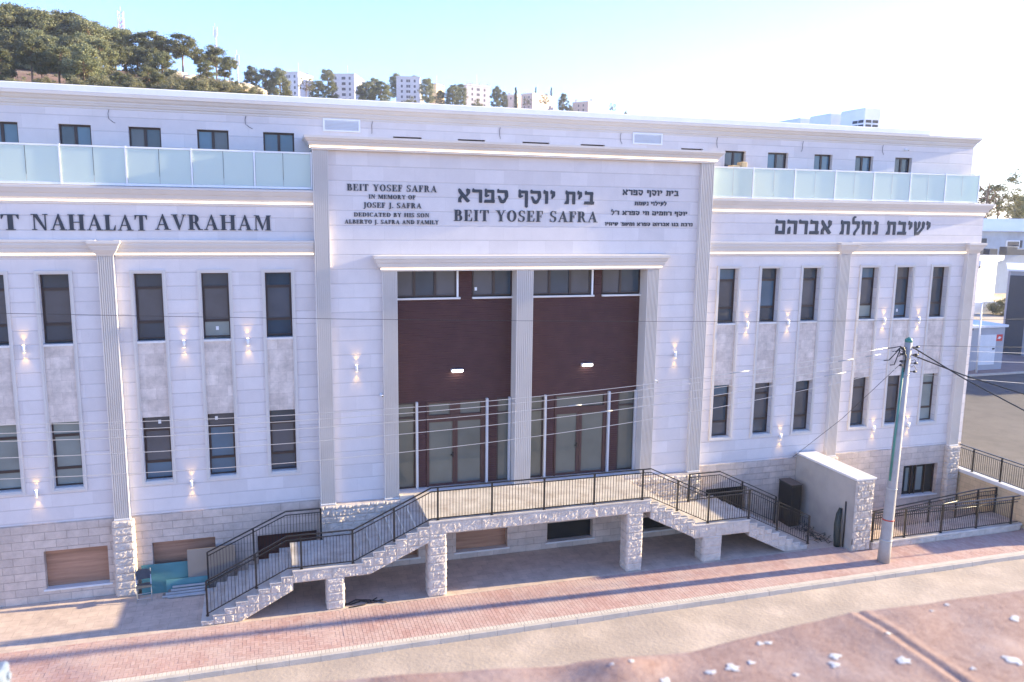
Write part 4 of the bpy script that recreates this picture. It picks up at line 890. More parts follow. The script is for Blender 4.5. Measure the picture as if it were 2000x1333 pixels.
for k, (px, py, y, sx, sz, lab) in enumerate(((345,150,185,5,3.2,'tan rock outcrop between thin trunks on the crest'),(377,160,180,4.5,3.8,'pale rock outcrop right of the trunks on the crest'),(445,166,178,7,2.8,'long pale rock outcrop under the last pine of the wood'),(475,171,182,7,3,'pale rock bank at the right end of the wood'),(418,162,184,3.5,2.2,'small pale rock in the scrub under the pines'))):
    boulder('rock_outcrop', lab, at(px,py,y)-Vector((0,0,1.4)), sx*.7, 3, sz*.8, k*5)

# ---------------------------------------------------------------- trees
def leafmat(name, c1, c2):
    m, t, b, N, L = newmat(name)
    a = N('ShaderNodeAttribute'); a.attribute_name = 'tint'; oi = N('ShaderNodeObjectInfo'); r = N('ShaderNodeValToRGB')
    r.color_ramp.elements[0].color = (*c1,1); r.color_ramp.elements[1].color = (*c2,1); L(a.outputs['Fac'], r.inputs[0])
    mr = N('ShaderNodeMapRange'); mr.inputs[3].default_value = .75; mr.inputs[4].default_value = 1.38; L(oi.outputs['Random'], mr.inputs[0])
    mx = N('ShaderNodeMixRGB'); mx.blend_type = 'MULTIPLY'; mx.inputs[0].default_value = 1; L(r.outputs[0], mx.inputs[1]); L(mr.outputs[0], mx.inputs[2])
    L(mx.outputs[0], b.inputs['Base Color']); b.inputs['Roughness'].default_value = .7; b.inputs['Specular IOR Level'].default_value = .2
    tr = N('ShaderNodeBsdfTranslucent'); L(mx.outputs[0], tr.inputs[0]); ms = N('ShaderNodeMixShader'); ms.inputs[0].default_value = .3
    L(b.outputs[0], ms.inputs[1]); L(tr.outputs[0], ms.inputs[2]); L(ms.outputs[0], t.nodes['Material Output'].inputs[0]); return m
M['pine'] = leafmat('pine needles', (.11,.13,.07), (.255,.255,.145)); M['shrub'] = leafmat('grey green scrub', (.12,.13,.07), (.25,.235,.145)); M['cypress'] = leafmat('dark cypress leaves', (.035,.05,.035), (.075,.09,.055)); M['olive'] = leafmat('broad dusty leaves', (.095,.105,.055), (.20,.19,.10))
M['bark'] = pbr('pine bark', (.20,.13,.09), .9, .25, 3, .4, 12)
def crown_mesh(name, clumps, leaf, per, rnd, mat):
    mb = MB(); tint = []
    for c, r in clumps:
        ct = rnd.random()
        for _ in range(per):
            while True:
                d = Vector((rnd.uniform(-1,1), rnd.uniform(-1,1), rnd.uniform(-1,1)))
                if .1 < d.length < 1: break
            d = Vector((rnd.gauss(0,.46), rnd.gauss(0,.46), rnd.gauss(0,.46))); p = Vector(c)+Vector((d.x*r, d.y*r, d.z*r*.72))
            n = Vector((rnd.gauss(0,1), rnd.gauss(0,1), rnd.gauss(0,1)+.5)).normalized(); a = n.orthogonal().normalized(); an = rnd.uniform(0,6.3)
            u = (a*math.cos(an)+n.cross(a)*math.sin(an))*leaf*rnd.uniform(.6,1.3); v = n.cross(u).normalized()*leaf*rnd.uniform(.25,.55)
            mb.face((p-u, p+v, p+u, p-v)); tint.append(min(1,max(0,.75*ct+.25*rnd.random())))
    me = bpy.data.meshes.new(name); me.from_pydata(mb.v, [], mb.f); me.materials.append(mat)
    a = me.attributes.new('tint','FLOAT','FACE'); a.data.foreach_set('value', tint); return me
def trunk_mesh(name, h, r, limbs, rnd, lean):
    mb = MB(); top = Vector((lean, lean*.4, h)); mb.tube([(0,0,-1.2),(lean*.15,0,h*.35),(lean*.55,lean*.2,h*.7),top], [r*1.25,r,r*.75,r*.3], 7)
    for c, cr in limbs:
        k = rnd.uniform(.45,.8); b = Vector((lean*k, lean*k*.3, h*k)); c = Vector(c); mb.tube([b, b.lerp(c,.55)+Vector((0,0,.25)), c], [r*.4,r*.28,r*.1], 5)
    me = bpy.data.meshes.new(name); me.from_pydata(mb.v, [], mb.f); me.materials.append(M['bark']); return me
def tree_kind(seed, shape):            # unit: crown about 1 high in total height 10
    rnd = random.Random(seed); cl = []
    if shape == 'pine':
        lean = rnd.uniform(-.8,.8); wd = rnd.uniform(2.2,3.0); lo = rnd.uniform(4.2,5.4)
        for k in range(70):
            z = rnd.uniform(lo-.4, 9.5); t = (z-lo)/(9.6-lo); rr = wd*(.65+.75*math.sin(math.pi*min(1,t*.8+.18)))*.72
            a = rnd.uniform(0,6.28); q = rnd.uniform(.2,1)**.6*rr; cl.append(((lean*z/10+q*math.cos(a), q*math.sin(a), z), rnd.uniform(.45,1.05)))
        return crown_mesh('crown', cl, .2, 130, rnd, M['pine']), trunk_mesh('trunk', 9.0, .17, cl[::3], rnd, lean)
    if shape == 'full':
        lean = rnd.uniform(-.3,.3)
        for k in range(95):
            z = rnd.uniform(1.2, 9.3); t = (z-1.2)/8.2; rr = 3.5*math.sin(math.pi*(.2+.74*t))**.8
            a = rnd.uniform(0,6.28); q = rnd.uniform(.1,1)**.5*rr; cl.append(((q*math.cos(a), q*math.sin(a), z), rnd.uniform(.5,1.2)))
        return crown_mesh('crown', cl, .22, 120, rnd, M['pine']), trunk_mesh('trunk', 8, .2, cl[::4], rnd, lean)
    if shape == 'shrub':
        for k in range(34):
            a = rnd.uniform(0,6.28); q = rnd.uniform(0,1)**.5*6; cl.append(((q*math.cos(a), q*math.sin(a)*.7, rnd.uniform(.8,9.4)*(1-q/10)), rnd.uniform(1.2,2.2)))
        return crown_mesh('crown', cl, .36, 150, rnd, M['shrub']), trunk_mesh('trunk', 5, .14, cl[::2], rnd, 0)
    if shape == 'cypress':
        for k in range(22): z = .8+k*.42; cl.append(((rnd.uniform(-.25,.25), rnd.uniform(-.25,.25), z), 1.15*(1-z/11.5)+.25))
        return crown_mesh('crown', cl, .22, 120, rnd, M['cypress']), trunk_mesh('trunk', 8, .16, [], rnd, 0)
    for k in range(24):                # open: sparse spreading broadleaf
        a = rnd.uniform(0,6.28); z = rnd.uniform(4,9.4); q = rnd.uniform(.2,1)**.5*3.4; cl.append(((q*math.cos(a), q*math.sin(a), z), rnd.uniform(.5,1.1)))
    return crown_mesh('crown', cl, .2, 85, rnd, M['olive']), trunk_mesh('trunk', 8.6, .16, cl, rnd, .3)
KINDS = {s: [tree_kind(sd*17+len(s), s) for sd in range(n)] for s, n in (('pine',6),('full',4),('shrub',4),('cypress',2),('open',2))}
_ti = [0]
def tree(shape, px, pyb, pyt, y, label, group, wide=1.0, cat='tree', name='pine_tree'):
    b = at(px, pyb, y); h = at(px, pyt, y).z-b.z; _ti[0] += 1
    t = thing(name, label, cat, b, _ti[0]*2.4, group); s = h/9.9; k_ = 1.0 if y > 260 else 1.18; t.scale = (s*wide*k_, s*wide*k_, s)
    cm, tm = KINDS[shape][_ti[0] % len(KINDS[shape])]
    for n_, me in (('crown', cm), ('trunk', tm)): o = bpy.data.objects.new(n_, me); C.objects.link(o); o.parent = t
    return t
GW = 'pines of the hillside wood'
rnd = random.Random(21)
def top(px):
    T = ((-120,0),(0,8),(50,8),(80,12),(103,36),(140,26),(180,40),(205,52),(243,55),(283,61),(330,72),(358,70),(385,92),(424,90),(445,112),(465,140))
    for (a,A),(c,Cc) in zip(T, T[1:]):
        if a <= px <= c: return A+(Cc-A)*(px-a)/(c-a)
    return 0
LB = 'tall pine in the back row along the crest of the hillside wood'
for px in (-95,-60,-30,-5,18,40,62,84,104,122,142,163,184,206,226): tree('pine' if px > 95 else 'full', px, crest(px), top(px)+rnd.uniform(-2,4), 192+rnd.uniform(-6,6), LB, GW, rnd.uniform(.95,1.25))
for px, tp, wd, lab in ((246,56,.95,'slim pine on the crest below the striped mast'),(285,61,1.25,'dense round topped pine right of the striped mast'),(318,72,.9,'narrow pine left of the gap with bare trunks'),(358,70,1.15,'umbrella shaped pine above the bare trunks on the crest'),(392,96,.9,'small pine right of the umbrella shaped pine'),(424,90,1.1,'rounded pine under the thin white mast'),(448,112,.9,'low drooping pine at the right end of the wood')):
    tree('pine', px, crest(px), tp, 190+rnd.uniform(-3,3), lab, GW, wd)
LM = 'shorter pine halfway down the slope of the hillside wood'
for px, pb, pt in ((-50,158,80),(-20,150,70),(22,150,58),(45,152,62),(72,148,55),(95,150,70),(125,150,66),(150,154,70),(172,155,64),(198,152,74),(222,156,84),(250,156,92),(270,155,88),(300,158,95),(318,160,100),(405,160,118),(440,166,128)):
    tree('full' if rnd.random() < .65 else 'pine', px, pb, pt, 160+rnd.uniform(-8,8), LM, GW, rnd.uniform(.8,1.1))
for px, pb, pt, wd, sh, lab in ((2,178,92,1.0,'full','big bushy pine at the left edge just above the roof'),(64,172,74,.85,'pine','pine with a pale bare trunk over red soil'),(84,172,104,.8,'pine','small pine right of the pale bare trunk'),(117,178,94,1.15,'pine','broad pine with a dark trunk above the roof left'),(134,178,126,.6,'pine','thin young pine near the broad pine'),(166,180,82,.9,'full','tall bushy pine filling the middle of the slope'),(182,180,110,.7,'full','grey green pine reaching down to the roof'),(236,184,140,1.2,'full','bright green low pine right of the slope middle'),(292,184,130,1.0,'full','dark low pine above the red bank'),(310,186,140,1.0,'full','spreading low pine right of the red bank')):
    tree(sh, px, pb, pt, 128+rnd.uniform(-6,6), lab, GW, wd)
SL = 'grey green shrub in the scrub line just above the roof edge'
for px, pb, pt in ((20,180,158),(45,181,157),(75,181,162),(88,181,158),(100,182,160),(112,182,166),(200,184,150),(215,184,158),(262,186,158),(330,188,160),(338,188,158),(352,188,163),(372,189,160),(388,189,156),(402,190,158),(420,190,160),(440,190,162),(460,190,168),(478,190,172),(500,191,172),(560,194,178),(225,184,168),(250,186,166),(150,183,160),(176,184,158)):
    tree('shrub', px, pb, pt-rnd.uniform(9,16), 118+rnd.uniform(-4,4), SL, 'shrubs in the scrub line', rnd.uniform(.7,1.1), 'shrub', 'shrub')
for px, pb, pt in ((-12,170,152),(10,172,154),(22,169,148),(64,168,148),(84,169,147),(128,170,148),(138,172,152),(172,169,146),(190,171,150),(34,171,150),(55,170,154),(100,172,152),(112,168,148),(145,171,150),(160,172,154),(205,172,150),(219,170,150),(236,172,156),(252,168,148),(278,172,152),(298,170,152),(322,172,154),(336,172,150),(365,174,154),(382,174,156),(396,172,152),(412,175,154),(430,176,156),(452,178,158),(466,180,164),(344,164,148),(300,160,146)):
    tree('shrub', px, pb, pt-rnd.uniform(6,11), 145+rnd.uniform(-4,4), 'grey green bush growing on the slope under the pines', 'bushes under the pines', rnd.uniform(.7,1.1), 'shrub', 'shrub')
GT = 'trees among the apartment towers'
for sh, px, pb, pt, y, wd, lab in (('full',493,190,127,300,.75,'dark tree with two tiers left of the first tower'),('full',520,193,134,300,1.0,'bushy tree left of the first tower'),('full',548,196,132,300,.95,'tall bushy tree touching the left side of the first tower'),('open',598,196,150,330,.9,'thin tree in front of the first tower'),
   ('full',622,200,156,340,1.2,'round dark tree between the first and second towers'),('full',648,200,158,340,.9,'round tree in front of the left side of the second tower'),('pine',641,180,136,440,1.1,'umbrella pine standing behind between the first two towers'),
   ('full',715,206,158,340,1.1,'round tree right of the second tower'),('full',745,208,158,340,1.2,'wide round tree left of the third tower'),('full',732,192,152,430,1.0,'far dark tree behind the round trees left of the third tower'),('full',775,196,143,470,1.0,'dark tree rising behind the third tower'),('full',812,196,146,480,.8,'tree top showing above the third tower'),
   ('shrub',802,212,184,330,.9,'round bush in front of the third tower'),('full',834,206,152,430,.9,'dense tree right of the third tower'),('full',860,208,176,400,1.0,'low dark tree under the small stone house'),('full',884,210,164,400,1.0,'wide tree left of the grey fourth tower'),('full',900,210,163,410,.8,'pale tree touching the left side of the fourth tower'),('shrub',932,214,190,350,.8,'bush in front of the grey fourth tower'),
   ('full',970,214,168,400,.8,'dense tree right of the grey fourth tower'),('full',985,214,178,400,.6,'narrow tree beside the far pink house'),('cypress',1007,214,171,400,.9,'dark cypress in front of the far pink house'),('open',1062,216,184,390,.9,'bare looking tree in front of the pink fifth tower'),('open',1030,216,190,390,.9,'thin tree left of the pink fifth tower'),('cypress',1046,212,170,520,.6,'cypress tip behind the left of the fifth tower'),('cypress',1076,212,171,520,.7,'cypress tip behind the right of the fifth tower'),
   ('full',1100,220,182,400,.8,'round tree between the last two towers'),('shrub',1112,220,200,400,.7,'bush left of the last tower'),('open',1196,226,202,420,.9,'thin tree right of the last tower'),('shrub',1222,226,213,430,.5,'small bush at the right end of the hill')):
    tree(sh, px, pb, pt, y, lab, GT, wd, 'tree', {'cypress':'cypress','shrub':'shrub','open':'broadleaf_tree'}.get(sh,'tree'))
GR = 'trees beyond the right end of the building'
for sh, px, pb, pt, y, wd, lab in (('open',1918,468,332,95,.95,'tall open tree just right of the glass balcony'),('open',1945,470,352,98,.8,'spreading tree right of the tall open tree'),('open',1975,470,378,130,.6,'thin far tree behind the white sheet roof'),('full',1996,470,376,110,.7,'dark tree cut by the right edge of the picture'),('cypress',1985,470,384,112,.7,'narrow dark tree at the right edge')):
    tree(sh, px, pb, pt, y, lab, GR, wd, 'tree', 'broadleaf_tree' if sh != 'cypress' else 'cypress')

# ---------------------------------------------------------------- towers on the hill
M['tower'] = pbr('white render', (.66,.64,.64), .8, .05, .3); M['tower_pink'] = pbr('pinkish render', (.55,.43,.37), .8, .06, .3); M['tower_grey'] = pbr('greyish render', (.46,.42,.46), .8, .06, .3); M['twin'] = pbr('far window', (.09,.085,.10), .3, .2, 1)
WINM = {}
def tower(label, pl, pc, pr, pyt, y, ang, m, rows, cl, cr, trim=None, group='apartment towers on the ridge', depth=34):
    c = at(pc, pyt, y); th = R(ang); u = Vector((-math.cos(th), math.sin(th), 0)); v = Vector((math.sin(th), math.cos(th), 0))
    def reach(px, d):
        q = at(px, pyt, y); e = Vector((q.x-CAM.x, q.y-CAM.y)); k = Vector((c.x-CAM.x, c.y-CAM.y))   # solve k + t d = s e
        det = d.x*(-e.y)+e.x*d.y; return ((-k.x)*(-e.y)+e.x*(-k.y))/det
    L_, W_ = reach(pl, u), reach(pr, v); z1 = c.z; z0 = z1-depth
    t = thing('apartment_tower', label, 'apartment building', (c.x,c.y,z0), 0, group)
    A = Vector((c.x,c.y)); B = A+u.xy*L_; D = A+v.xy*W_; E_ = B+v.xy*W_
    wl = MB().vprism([tuple(E_), tuple(B), tuple(A), tuple(D)], z0, z1).obj('wall', m, t)
    mb = MB(); o = .12
    for p, q in ((A,B),(A,D),(B,E_),(D,E_)): mb.bar((p.x,p.y,z1+.25), (q.x,q.y,z1+.25), .4, .6)
    mb.obj('parapet', M['tower'] if not trim else trim, t)
    mb = MB(); rn = random.Random(pl)
    for k in range(9):
        p = A+u.xy*L_*rn.random()+v.xy*W_*rn.random(); s = rn.uniform(.4,.8); mb.box(p.x-s, p.x+s, p.y-s, p.y+s, z1, z1+rn.uniform(1.0,2.2))
    mb.obj('roof_tanks', M['tower'], t)
    p = A+u.xy*L_*.5+v.xy*W_*.5; MB().tube([(p.x,p.y,z1),(p.x,p.y,z1+7)], .08, 5).obj('aerial', M['ac'], t)
    for d, ln, cols, nrm in ((u,L_,cl,-v),(v,W_,cr,-u)):
        for r_ in range(rows):
            for f in cols:
                z = z1-2.0-r_*3.0; s = d*(ln*f); w_ = .55; g = Vector((c.x,c.y,0))+s+nrm*.03
                a_ = g-d*w_; b_ = g+d*w_; mb = MB()
                mb.face(((a_.x,a_.y,z-.8),(b_.x,b_.y,z-.8),(b_.x,b_.y,z+.7),(a_.x,a_.y,z+.7))); mb.obj('window', M['twin'], t)
    return t
tower('first white apartment tower on the ridge from the left', 554,582,611,142,450,32,M['tower'],6,(.25,.62,.78),(.72,))
tower('second white apartment tower from the left with dark window columns', 646,692,711,146,450,20,M['tower'],6,(.2,.42,.5,.8),(.6,))
tower('third white apartment tower with four columns of dark windows', 774,820,828,152,450,12,M['tower'],6,(.22,.45,.54,.77),(.6,))
tower('grey violet apartment tower right of the round trees', 905,911,957,166,450,76,M['tower_grey'],5,(.5,),(.25,.47,.53,.77), M['tower'])
tower('low pinkish apartment block behind bare trees', 1018,1040,1081,183,470,58,M['tower_pink'],4,(.3,.7),(.2,.5,.8), M['tower'])
tower('last pinkish apartment block at the right end of the ridge', 1118,1149,1184,199,470,56,M['tower_pink'],4,(.3,.6),(.25,.4,.55,.7), M['tower'])
tower('small stone house among the trees right of the third tower', 838,852,868,166,520,50,M['golden'],1,(.5,),(.5,), M['golden'], 'far houses on the ridge', 14)
tower('far pink house behind the dark cypress', 990,1006,1020,186,520,50,M['tower_pink'],1,(.5,),(.5,), None, 'far houses on the ridge', 14)
# masts
M['mast_red'] = pbr('red painted steel', (.5,.12,.12), .5)
def mast(label, px, pyb, pyt, y, r, heads):
    b, tp = at(px,pyb,y), at(px,pyt,y); t = thing('radio_mast', label, 'mast', b, 0, 'radio masts on the hill'); h = tp.z-b.z
    mb = MB(); mr_ = MB()
    for dx, dy in ((-r,-r),(r,-r),(r,r),(-r,r)): mb.tube([(b.x+dx,b.y+dy,b.z),(b.x+dx,b.y+dy,tp.z)], .1, 5)
    n = int(h/(2*r+.3))
    for k in range(n):
        z = b.z+h*k/n; z2 = b.z+h*(k+1)/n; tgt = mr_ if (k//3) % 2 else mb
        for s in (-r, r): tgt.tube([(b.x-r,b.y+s,z),(b.x+r,b.y+s,z2)], .07, 4); tgt.tube([(b.x+s,b.y-r,z),(b.x+s,b.y+r,z2)], .07, 4)
    mb.obj('lattice', M['white'], t); mr_.obj('red_bracing', M['mast_red'], t)
    for k in range(heads):
        z = tp.z-.5-k*1.7
        for s in (-1, 1): MB().cbox(b.x+s*(r+.35)-.16, b.x+s*(r+.35)+.16, b.y-r-.3, b.y-r-.05, z-.9, z+.6, .03).obj('antenna', M['ac'], t)
    MB().tube([(b.x,b.y,tp.z),(b.x,b.y,tp.z+1.5)], .06, 5).obj('tip', M['white'], t)
mast('thick red and white lattice mast rising behind the pines', 242,140,24,230,.42,4); mast('thin pale mast above the rounded pine', 424,150,54,300,.3,2); mast('short mast with round antennas right of the wood', 465,172,108,260,.22,2)

# ---------------------------------------------------------------- side street and buildings on the right
ZS = 1.4
mb = MB(); mb.face(((41.79,-5.6,.9),(140,-25,.9),(190,21,ZS),(41.79,21,ZS)))
struct('side_street', mb, M['asphalt'])
mb = MB().box(41.79, 160, 20.4, 20.65, .5, ZS+.14); struct('side_kerb', mb, M['kerb'])
M['redpave'] = pbr('reddish far paving', (.27,.19,.17), .9, .1, 1)
struct('side_pavement', MB().box(41.79, 160, 20.65, 30, .5, ZS+.13), M['redpave'])
struct('yard', MB().face(((41.79,30,ZS+.1),(260,30,ZS+.1),(320,130,ZS+.1),(41.79,130,ZS+.1))), pbr('dry yard', (.42,.34,.26), .95, .15, .15, .2, 2))
M['bwhite'] = pbr('white cladding', (.80,.80,.80), .7, .05, .2); M['bblue'] = pbr('pale blue render', (.40,.46,.54), .8, .08, .3, dirt=(.28,.31,.36), dscale=.15); M['bgrey'] = pbr('grey cladding', (.34,.35,.39), .7, .06, .3); M['bdark'] = pbr('dark slate grey', (.045,.05,.065), .6, .1, .5); M['kiosk'] = pbr('grey kiosk render', (.36,.37,.41), .8, .06, .6)
# white shed
t = thing('white_shed', 'large white industrial shed beyond the side street', 'building', (125,62,ZS))
g0, g1 = at(1880,612,62), at(2080,604,62); ztop = at(1950,518,62).z
MB().vprism([(g0.x,60),(g1.x,75),(g1.x,80),(g0.x,66)], ZS, ztop).obj('wall', M['bwhite'], t)
MB().vprism([(g0.x-.5,59.2),(g1.x+.5,74.2),(g1.x+.5,82),(g0.x-.5,68)], ztop, ztop+.75).obj('roof', M['ac'], t)
MB().vprism([(g0.x,59.8),(g1.x,74.8),(g1.x,74.98),(g0.x,59.98)], ztop-.35, ztop-.02).obj('underside_shade', M['bdark'], t)  # dark strip stands in for the shaded underside of the roof overhang
t = thing('yard_wall', 'low pale wall at the foot of the white shed', 'wall', (115,56,ZS)); a, b2 = at(1870,612,56), at(2080,604,56); MB().box(a.x, b2.x, 55.9, 56.1, ZS, at(1950,590,56).z).obj('masonry', M['bwhite'], t)
# blue building behind it
t = thing('blue_building', 'pale blue building with white sheet roof behind the white shed', 'building', (140,80,ZS))
a, b2 = at(1870,500,80), at(2110,500,80); zt_ = at(1960,453,80).z; zr_ = at(1960,433,80).z
MB().box(a.x, b2.x, 80, 92, ZS, zt_).obj('wall', M['bblue'], t)
mb = MB(); n = 120
for k in range(n):
    x0, x1 = a.x-1+(b2.x-a.x+2)*k/n, a.x-1+(b2.x-a.x+2)*(k+1)/n; d0, d1 = ((0,.18) if k % 2 else (.18,0))
    mb.face(((x0,79,zt_+d0),(x1,79,zt_+d1),(x1,86,zr_+d1+.4),(x0,86,zr_+d0+.4)))
mb.obj('roof', M['bwhite'], t)
p, q = at(1966,470,79.9), at(1990,484,79.9); wdw = MB().box(p.x, q.x, 79.8, 80.05, q.z, p.z).obj('window', M['bwhite'], t); MB().box(p.x+.2, q.x-.2, 79.76, 79.81, q.z+.2, p.z-.2).obj('pane', M['glass_blind'], wdw); MB().box(q.x+.1, q.x+.6, 79.8, 79.99, q.z, p.z).obj('shutter', M['bdark'], t)
p = at(1921,474,79.9); MB().box(p.x-.7, p.x+.7, 79.9, 80.02, p.z-.7, p.z+.7).obj('window', M['bdark'], t)
rn = random.Random(4)
for k in range(9):
    x = a.x+(b2.x-a.x)*(k+.5*rn.random())/9; tag(MB().cbox(x-rn.uniform(.7,1.6), x+1.0, 76, 77.5, ztop+.7, ztop+1.0+rn.uniform(.4,1.3), .05).obj('roof_junk', M['bdark']), 'dark junk lying in the row along the roof of the white shed', 'junk', 'junk on the shed roof')
# grey hall at the frame edge, its shaded end painted dark
t = thing('grey_hall', 'tall grey hall with a painted dark strip for its shaded end at the right edge', 'building', (85,36,ZS))
p = atz(1957,692,ZS+.1); zt_ = at(1962,530,p.y).z
A = Vector((p.x,p.y)); u = Vector((.67,-.742)); v = Vector((.742,.67))
e0 = A; e1 = A+u*1.5
MB().vprism([tuple(A), tuple(A+u*20), tuple(A+u*20+v*14), tuple(A+v*14)], ZS, zt_).obj('wall', M['bgrey'], t)
MB().vprism([tuple(A-u*.02-v*.12), tuple(A+u*1.55-v*.12), tuple(A+u*1.55-v*.005), tuple(A-u*.02-v*.005)], ZS, zt_-.4).obj('end_shade_strip', M['bdark'], t)  # dark strip paints the shade of the hall's end face
MB().vprism([tuple(A-u*.3-v*.3), tuple(A+u*20-v*.3), tuple(A+u*20+v*14), tuple(A-u*.3+v*14)], zt_, zt_+.18).obj('roof', M['ac'], t)
# kiosk
t = thing('kiosk', 'small grey service kiosk with metal door and red sign', 'kiosk', (68,24,ZS)); a, b2 = atz(1876,721,ZS+.13), atz(1955,721,ZS+.13); yk = b2.y; zt_ = at(1930,640,yk).z
X0, X1 = a.x-2, at(1957,700,yk).x
MB().box(X0, X1, yk, yk+4, ZS, zt_).obj('wall', M['kiosk'], t); MB().box(X0-.2, X1+.15, yk-.2, yk+4.2, zt_, zt_+.2).obj('roof', M['ac'], t)
p, q = at(1915,655,yk-.02), at(1940,712,yk-.02); d = MB().box(p.x, q.x, yk-.05, yk+.01, q.z, p.z).obj('door', M['ac'], t); MB().box(q.x-.35, q.x-.1, yk-.08, yk-.05, (p.z+q.z)/2, (p.z+q.z)/2+.15).obj('handle', M['bdark'], d)
p, q = at(1946,654,yk-.02), at(1957,666,yk-.02); M['sign_red'] = pbr('red sign', (.55,.04,.03), .5); s_ = MB().box(p.x, q.x, yk-.045, yk+.01, q.z, p.z).obj('sign_plate', M['sign_red'], t)
w_ = q.x-p.x; h__ = p.z-q.z; MB().prism([(p.x+w_*.2,q.z+h__*.35),(p.x+w_*.55,q.z+h__*.3),(p.x+w_*.8,q.z+h__*.6),(p.x+w_*.45,q.z+h__*.72)], yk-.06, yk-.044).obj('sign_mark', M['white'], s_)
p = at(1895,641,yk); MB().box(p.x-.2, p.x+.2, yk-.15, yk+.01, p.z-.2, p.z+.2).obj('wall_box', M['bdark'], t)
# street lamp
b0 = atz(1907,728,ZS+.14); t = thing('street_lamp', 'thin grey street lamp standing before the kiosk', 'street lamp', b0); z1 = at(1918,591,b0.y).z; xl = at(1918,591,b0.y).x
MB().tube([b0, (xl,b0.y,z1)], [.09,.055], 8).obj('post', M['ac'], t); MB().tube([(xl,b0.y,z1),(xl+.5,b0.y,z1+.05)], .04, 6).obj('arm', M['ac'], t); MB().cbox(xl+.4, xl+1.15, b0.y-.12, b0.y+.12, z1, z1+.1, .02).obj('lamp_head', M['ac'], t)
for px, py, lab in ((1938,716,'low green weeds at the foot of the grey kiosk'),(1895,722,'low weeds at the left foot of the kiosk')):
    p = atz(px,py,ZS+.13); g = thing('weeds', lab, 'weeds', p); g.scale = (.09,.09,.07)
    for n_, me in (('foliage', KINDS['shrub'][0][0]), ('stem', KINDS['shrub'][0][1])): o = bpy.data.objects.new(n_, me); C.objects.link(o); o.parent = g
p = at(1960,605,54); g = thing('shrub', 'dusty shrub in front of the low pale wall', 'shrub', (p.x,p.y,ZS)); g.scale = (.35,.35,.3)
for n_, me in (('crown', KINDS['shrub'][1][0]), ('trunk', KINDS['shrub'][1][1])): o = bpy.data.objects.new(n_, me); C.objects.link(o); o.parent = g

# ---------------------------------------------------------------- the flat roof in the foreground
m, t_, b, N, L = newmat('weathered red roofing'); M['roofing'] = m
tc = N('ShaderNodeTexCoord')
def nz(scale, det=8, ro=.65):
    n = N('ShaderNodeTexNoise'); n.inputs['Scale'].default_value = scale; n.inputs['Detail'].default_value = det; n.inputs['Roughness'].default_value = ro; L(tc.outputs['Object'], n.inputs['Vector']); return n.outputs[0]
def ramp(src, p0, p1, c0, c1):
    r = N('ShaderNodeValToRGB'); r.color_ramp.elements[0].position = p0; r.color_ramp.elements[1].position = p1; r.color_ramp.elements[0].color = (*c0,1); r.color_ramp.elements[1].color = (*c1,1); L(src, r.inputs[0]); return r.outputs[0]
c0 = ramp(nz(28,10,.75), .35, .65, (.24,.14,.108), (.345,.23,.187)); k1 = ramp(nz(3.2,10,.7), .48, .68, (0,0,0), (1,1,1)); mx = N('ShaderNodeMixRGB'); mx.inputs[2].default_value = (.37,.27,.23,1); L(k1, mx.inputs[0]); L(c0, mx.inputs[1])
vo = N('ShaderNodeTexVoronoi'); vo.inputs['Scale'].default_value = 6.5; wn = N('ShaderNodeMixRGB'); wn.inputs[0].default_value = .12; L(tc.outputs['Object'], wn.inputs[1])
nn = N('ShaderNodeTexNoise'); nn.inputs['Scale'].default_value = 24; L(tc.outputs['Object'], nn.inputs['Vector']); L(nn.outputs['Color'], wn.inputs[2]); L(wn.outputs[0], vo.inputs['Vector'])
sz = N('ShaderNodeMath'); sz.operation = 'MULTIPLY'; L(nz(5,2,.5), sz.inputs[0]); sz.inputs[1].default_value = .32; df = N('ShaderNodeMath'); df.operation = 'LESS_THAN'; L(vo.outputs['Distance'], df.inputs[0]); L(sz.outputs[0], df.inputs[1])
sel = N('ShaderNodeSeparateColor'); L(vo.outputs['Color'], sel.inputs[0]); gt = N('ShaderNodeMath'); gt.operation = 'GREATER_THAN'; gt.inputs[1].default_value = .93; L(sel.outputs[0], gt.inputs[0]); an = N('ShaderNodeMath'); an.operation = 'MULTIPLY'; L(df.outputs[0], an.inputs[0]); L(gt.outputs[0], an.inputs[1])
mx2 = N('ShaderNodeMixRGB'); mx2.inputs[2].default_value = (.78,.77,.76,1); L(an.outputs[0], mx2.inputs[0]); L(mx.outputs[0], mx2.inputs[1]); L(mx2.outputs[0], b.inputs['Base Color']); b.inputs['Roughness'].default_value = .9
bp = N('ShaderNodeBump'); bp.inputs['Strength'].default_value = .35; bp.inputs['Distance'].default_value = .01; L(nz(60), bp.inputs['Height']); L(bp.outputs[0], b.inputs['Normal'])
ZR = 12.9; rf = thing('foreground_roof', 'weathered red roofing with white droppings and a seam in the near foreground', 'roof', (9.5,-29.8,ZR))
EDGE = [(7.1,-29.12),(7.67,-29.2),(8.38,-29.31),(8.56,-29.335),(8.62,-29.33),(8.75,-29.35),(9.0,-29.37),(9.38,-29.33),(9.74,-29.3),(10.0,-29.315),(10.15,-29.31),(10.53,-29.32),(12.5,-29.25)]
ed = [Vector((x,y,0)) for x, y in EDGE]
def fold(x, y):                       # low swells, a hump near the edge and the ridge of the seam
    s = abs(x-9.74+.012*noise.noise((y*6,1,1))); z = .016*noise.noise((x*1.3,y*1.3,5))+.007*noise.noise((x*5,y*5,2))
    z += .004*math.exp(-((s-.03)/.02)**2)-.004*math.exp(-(s/.013)**2)
    return z+.035*math.exp(-((x-8.72)/.14)**2-((y+29.42)/.07)**2)
mb = MB(); nx, ny = 420, 70
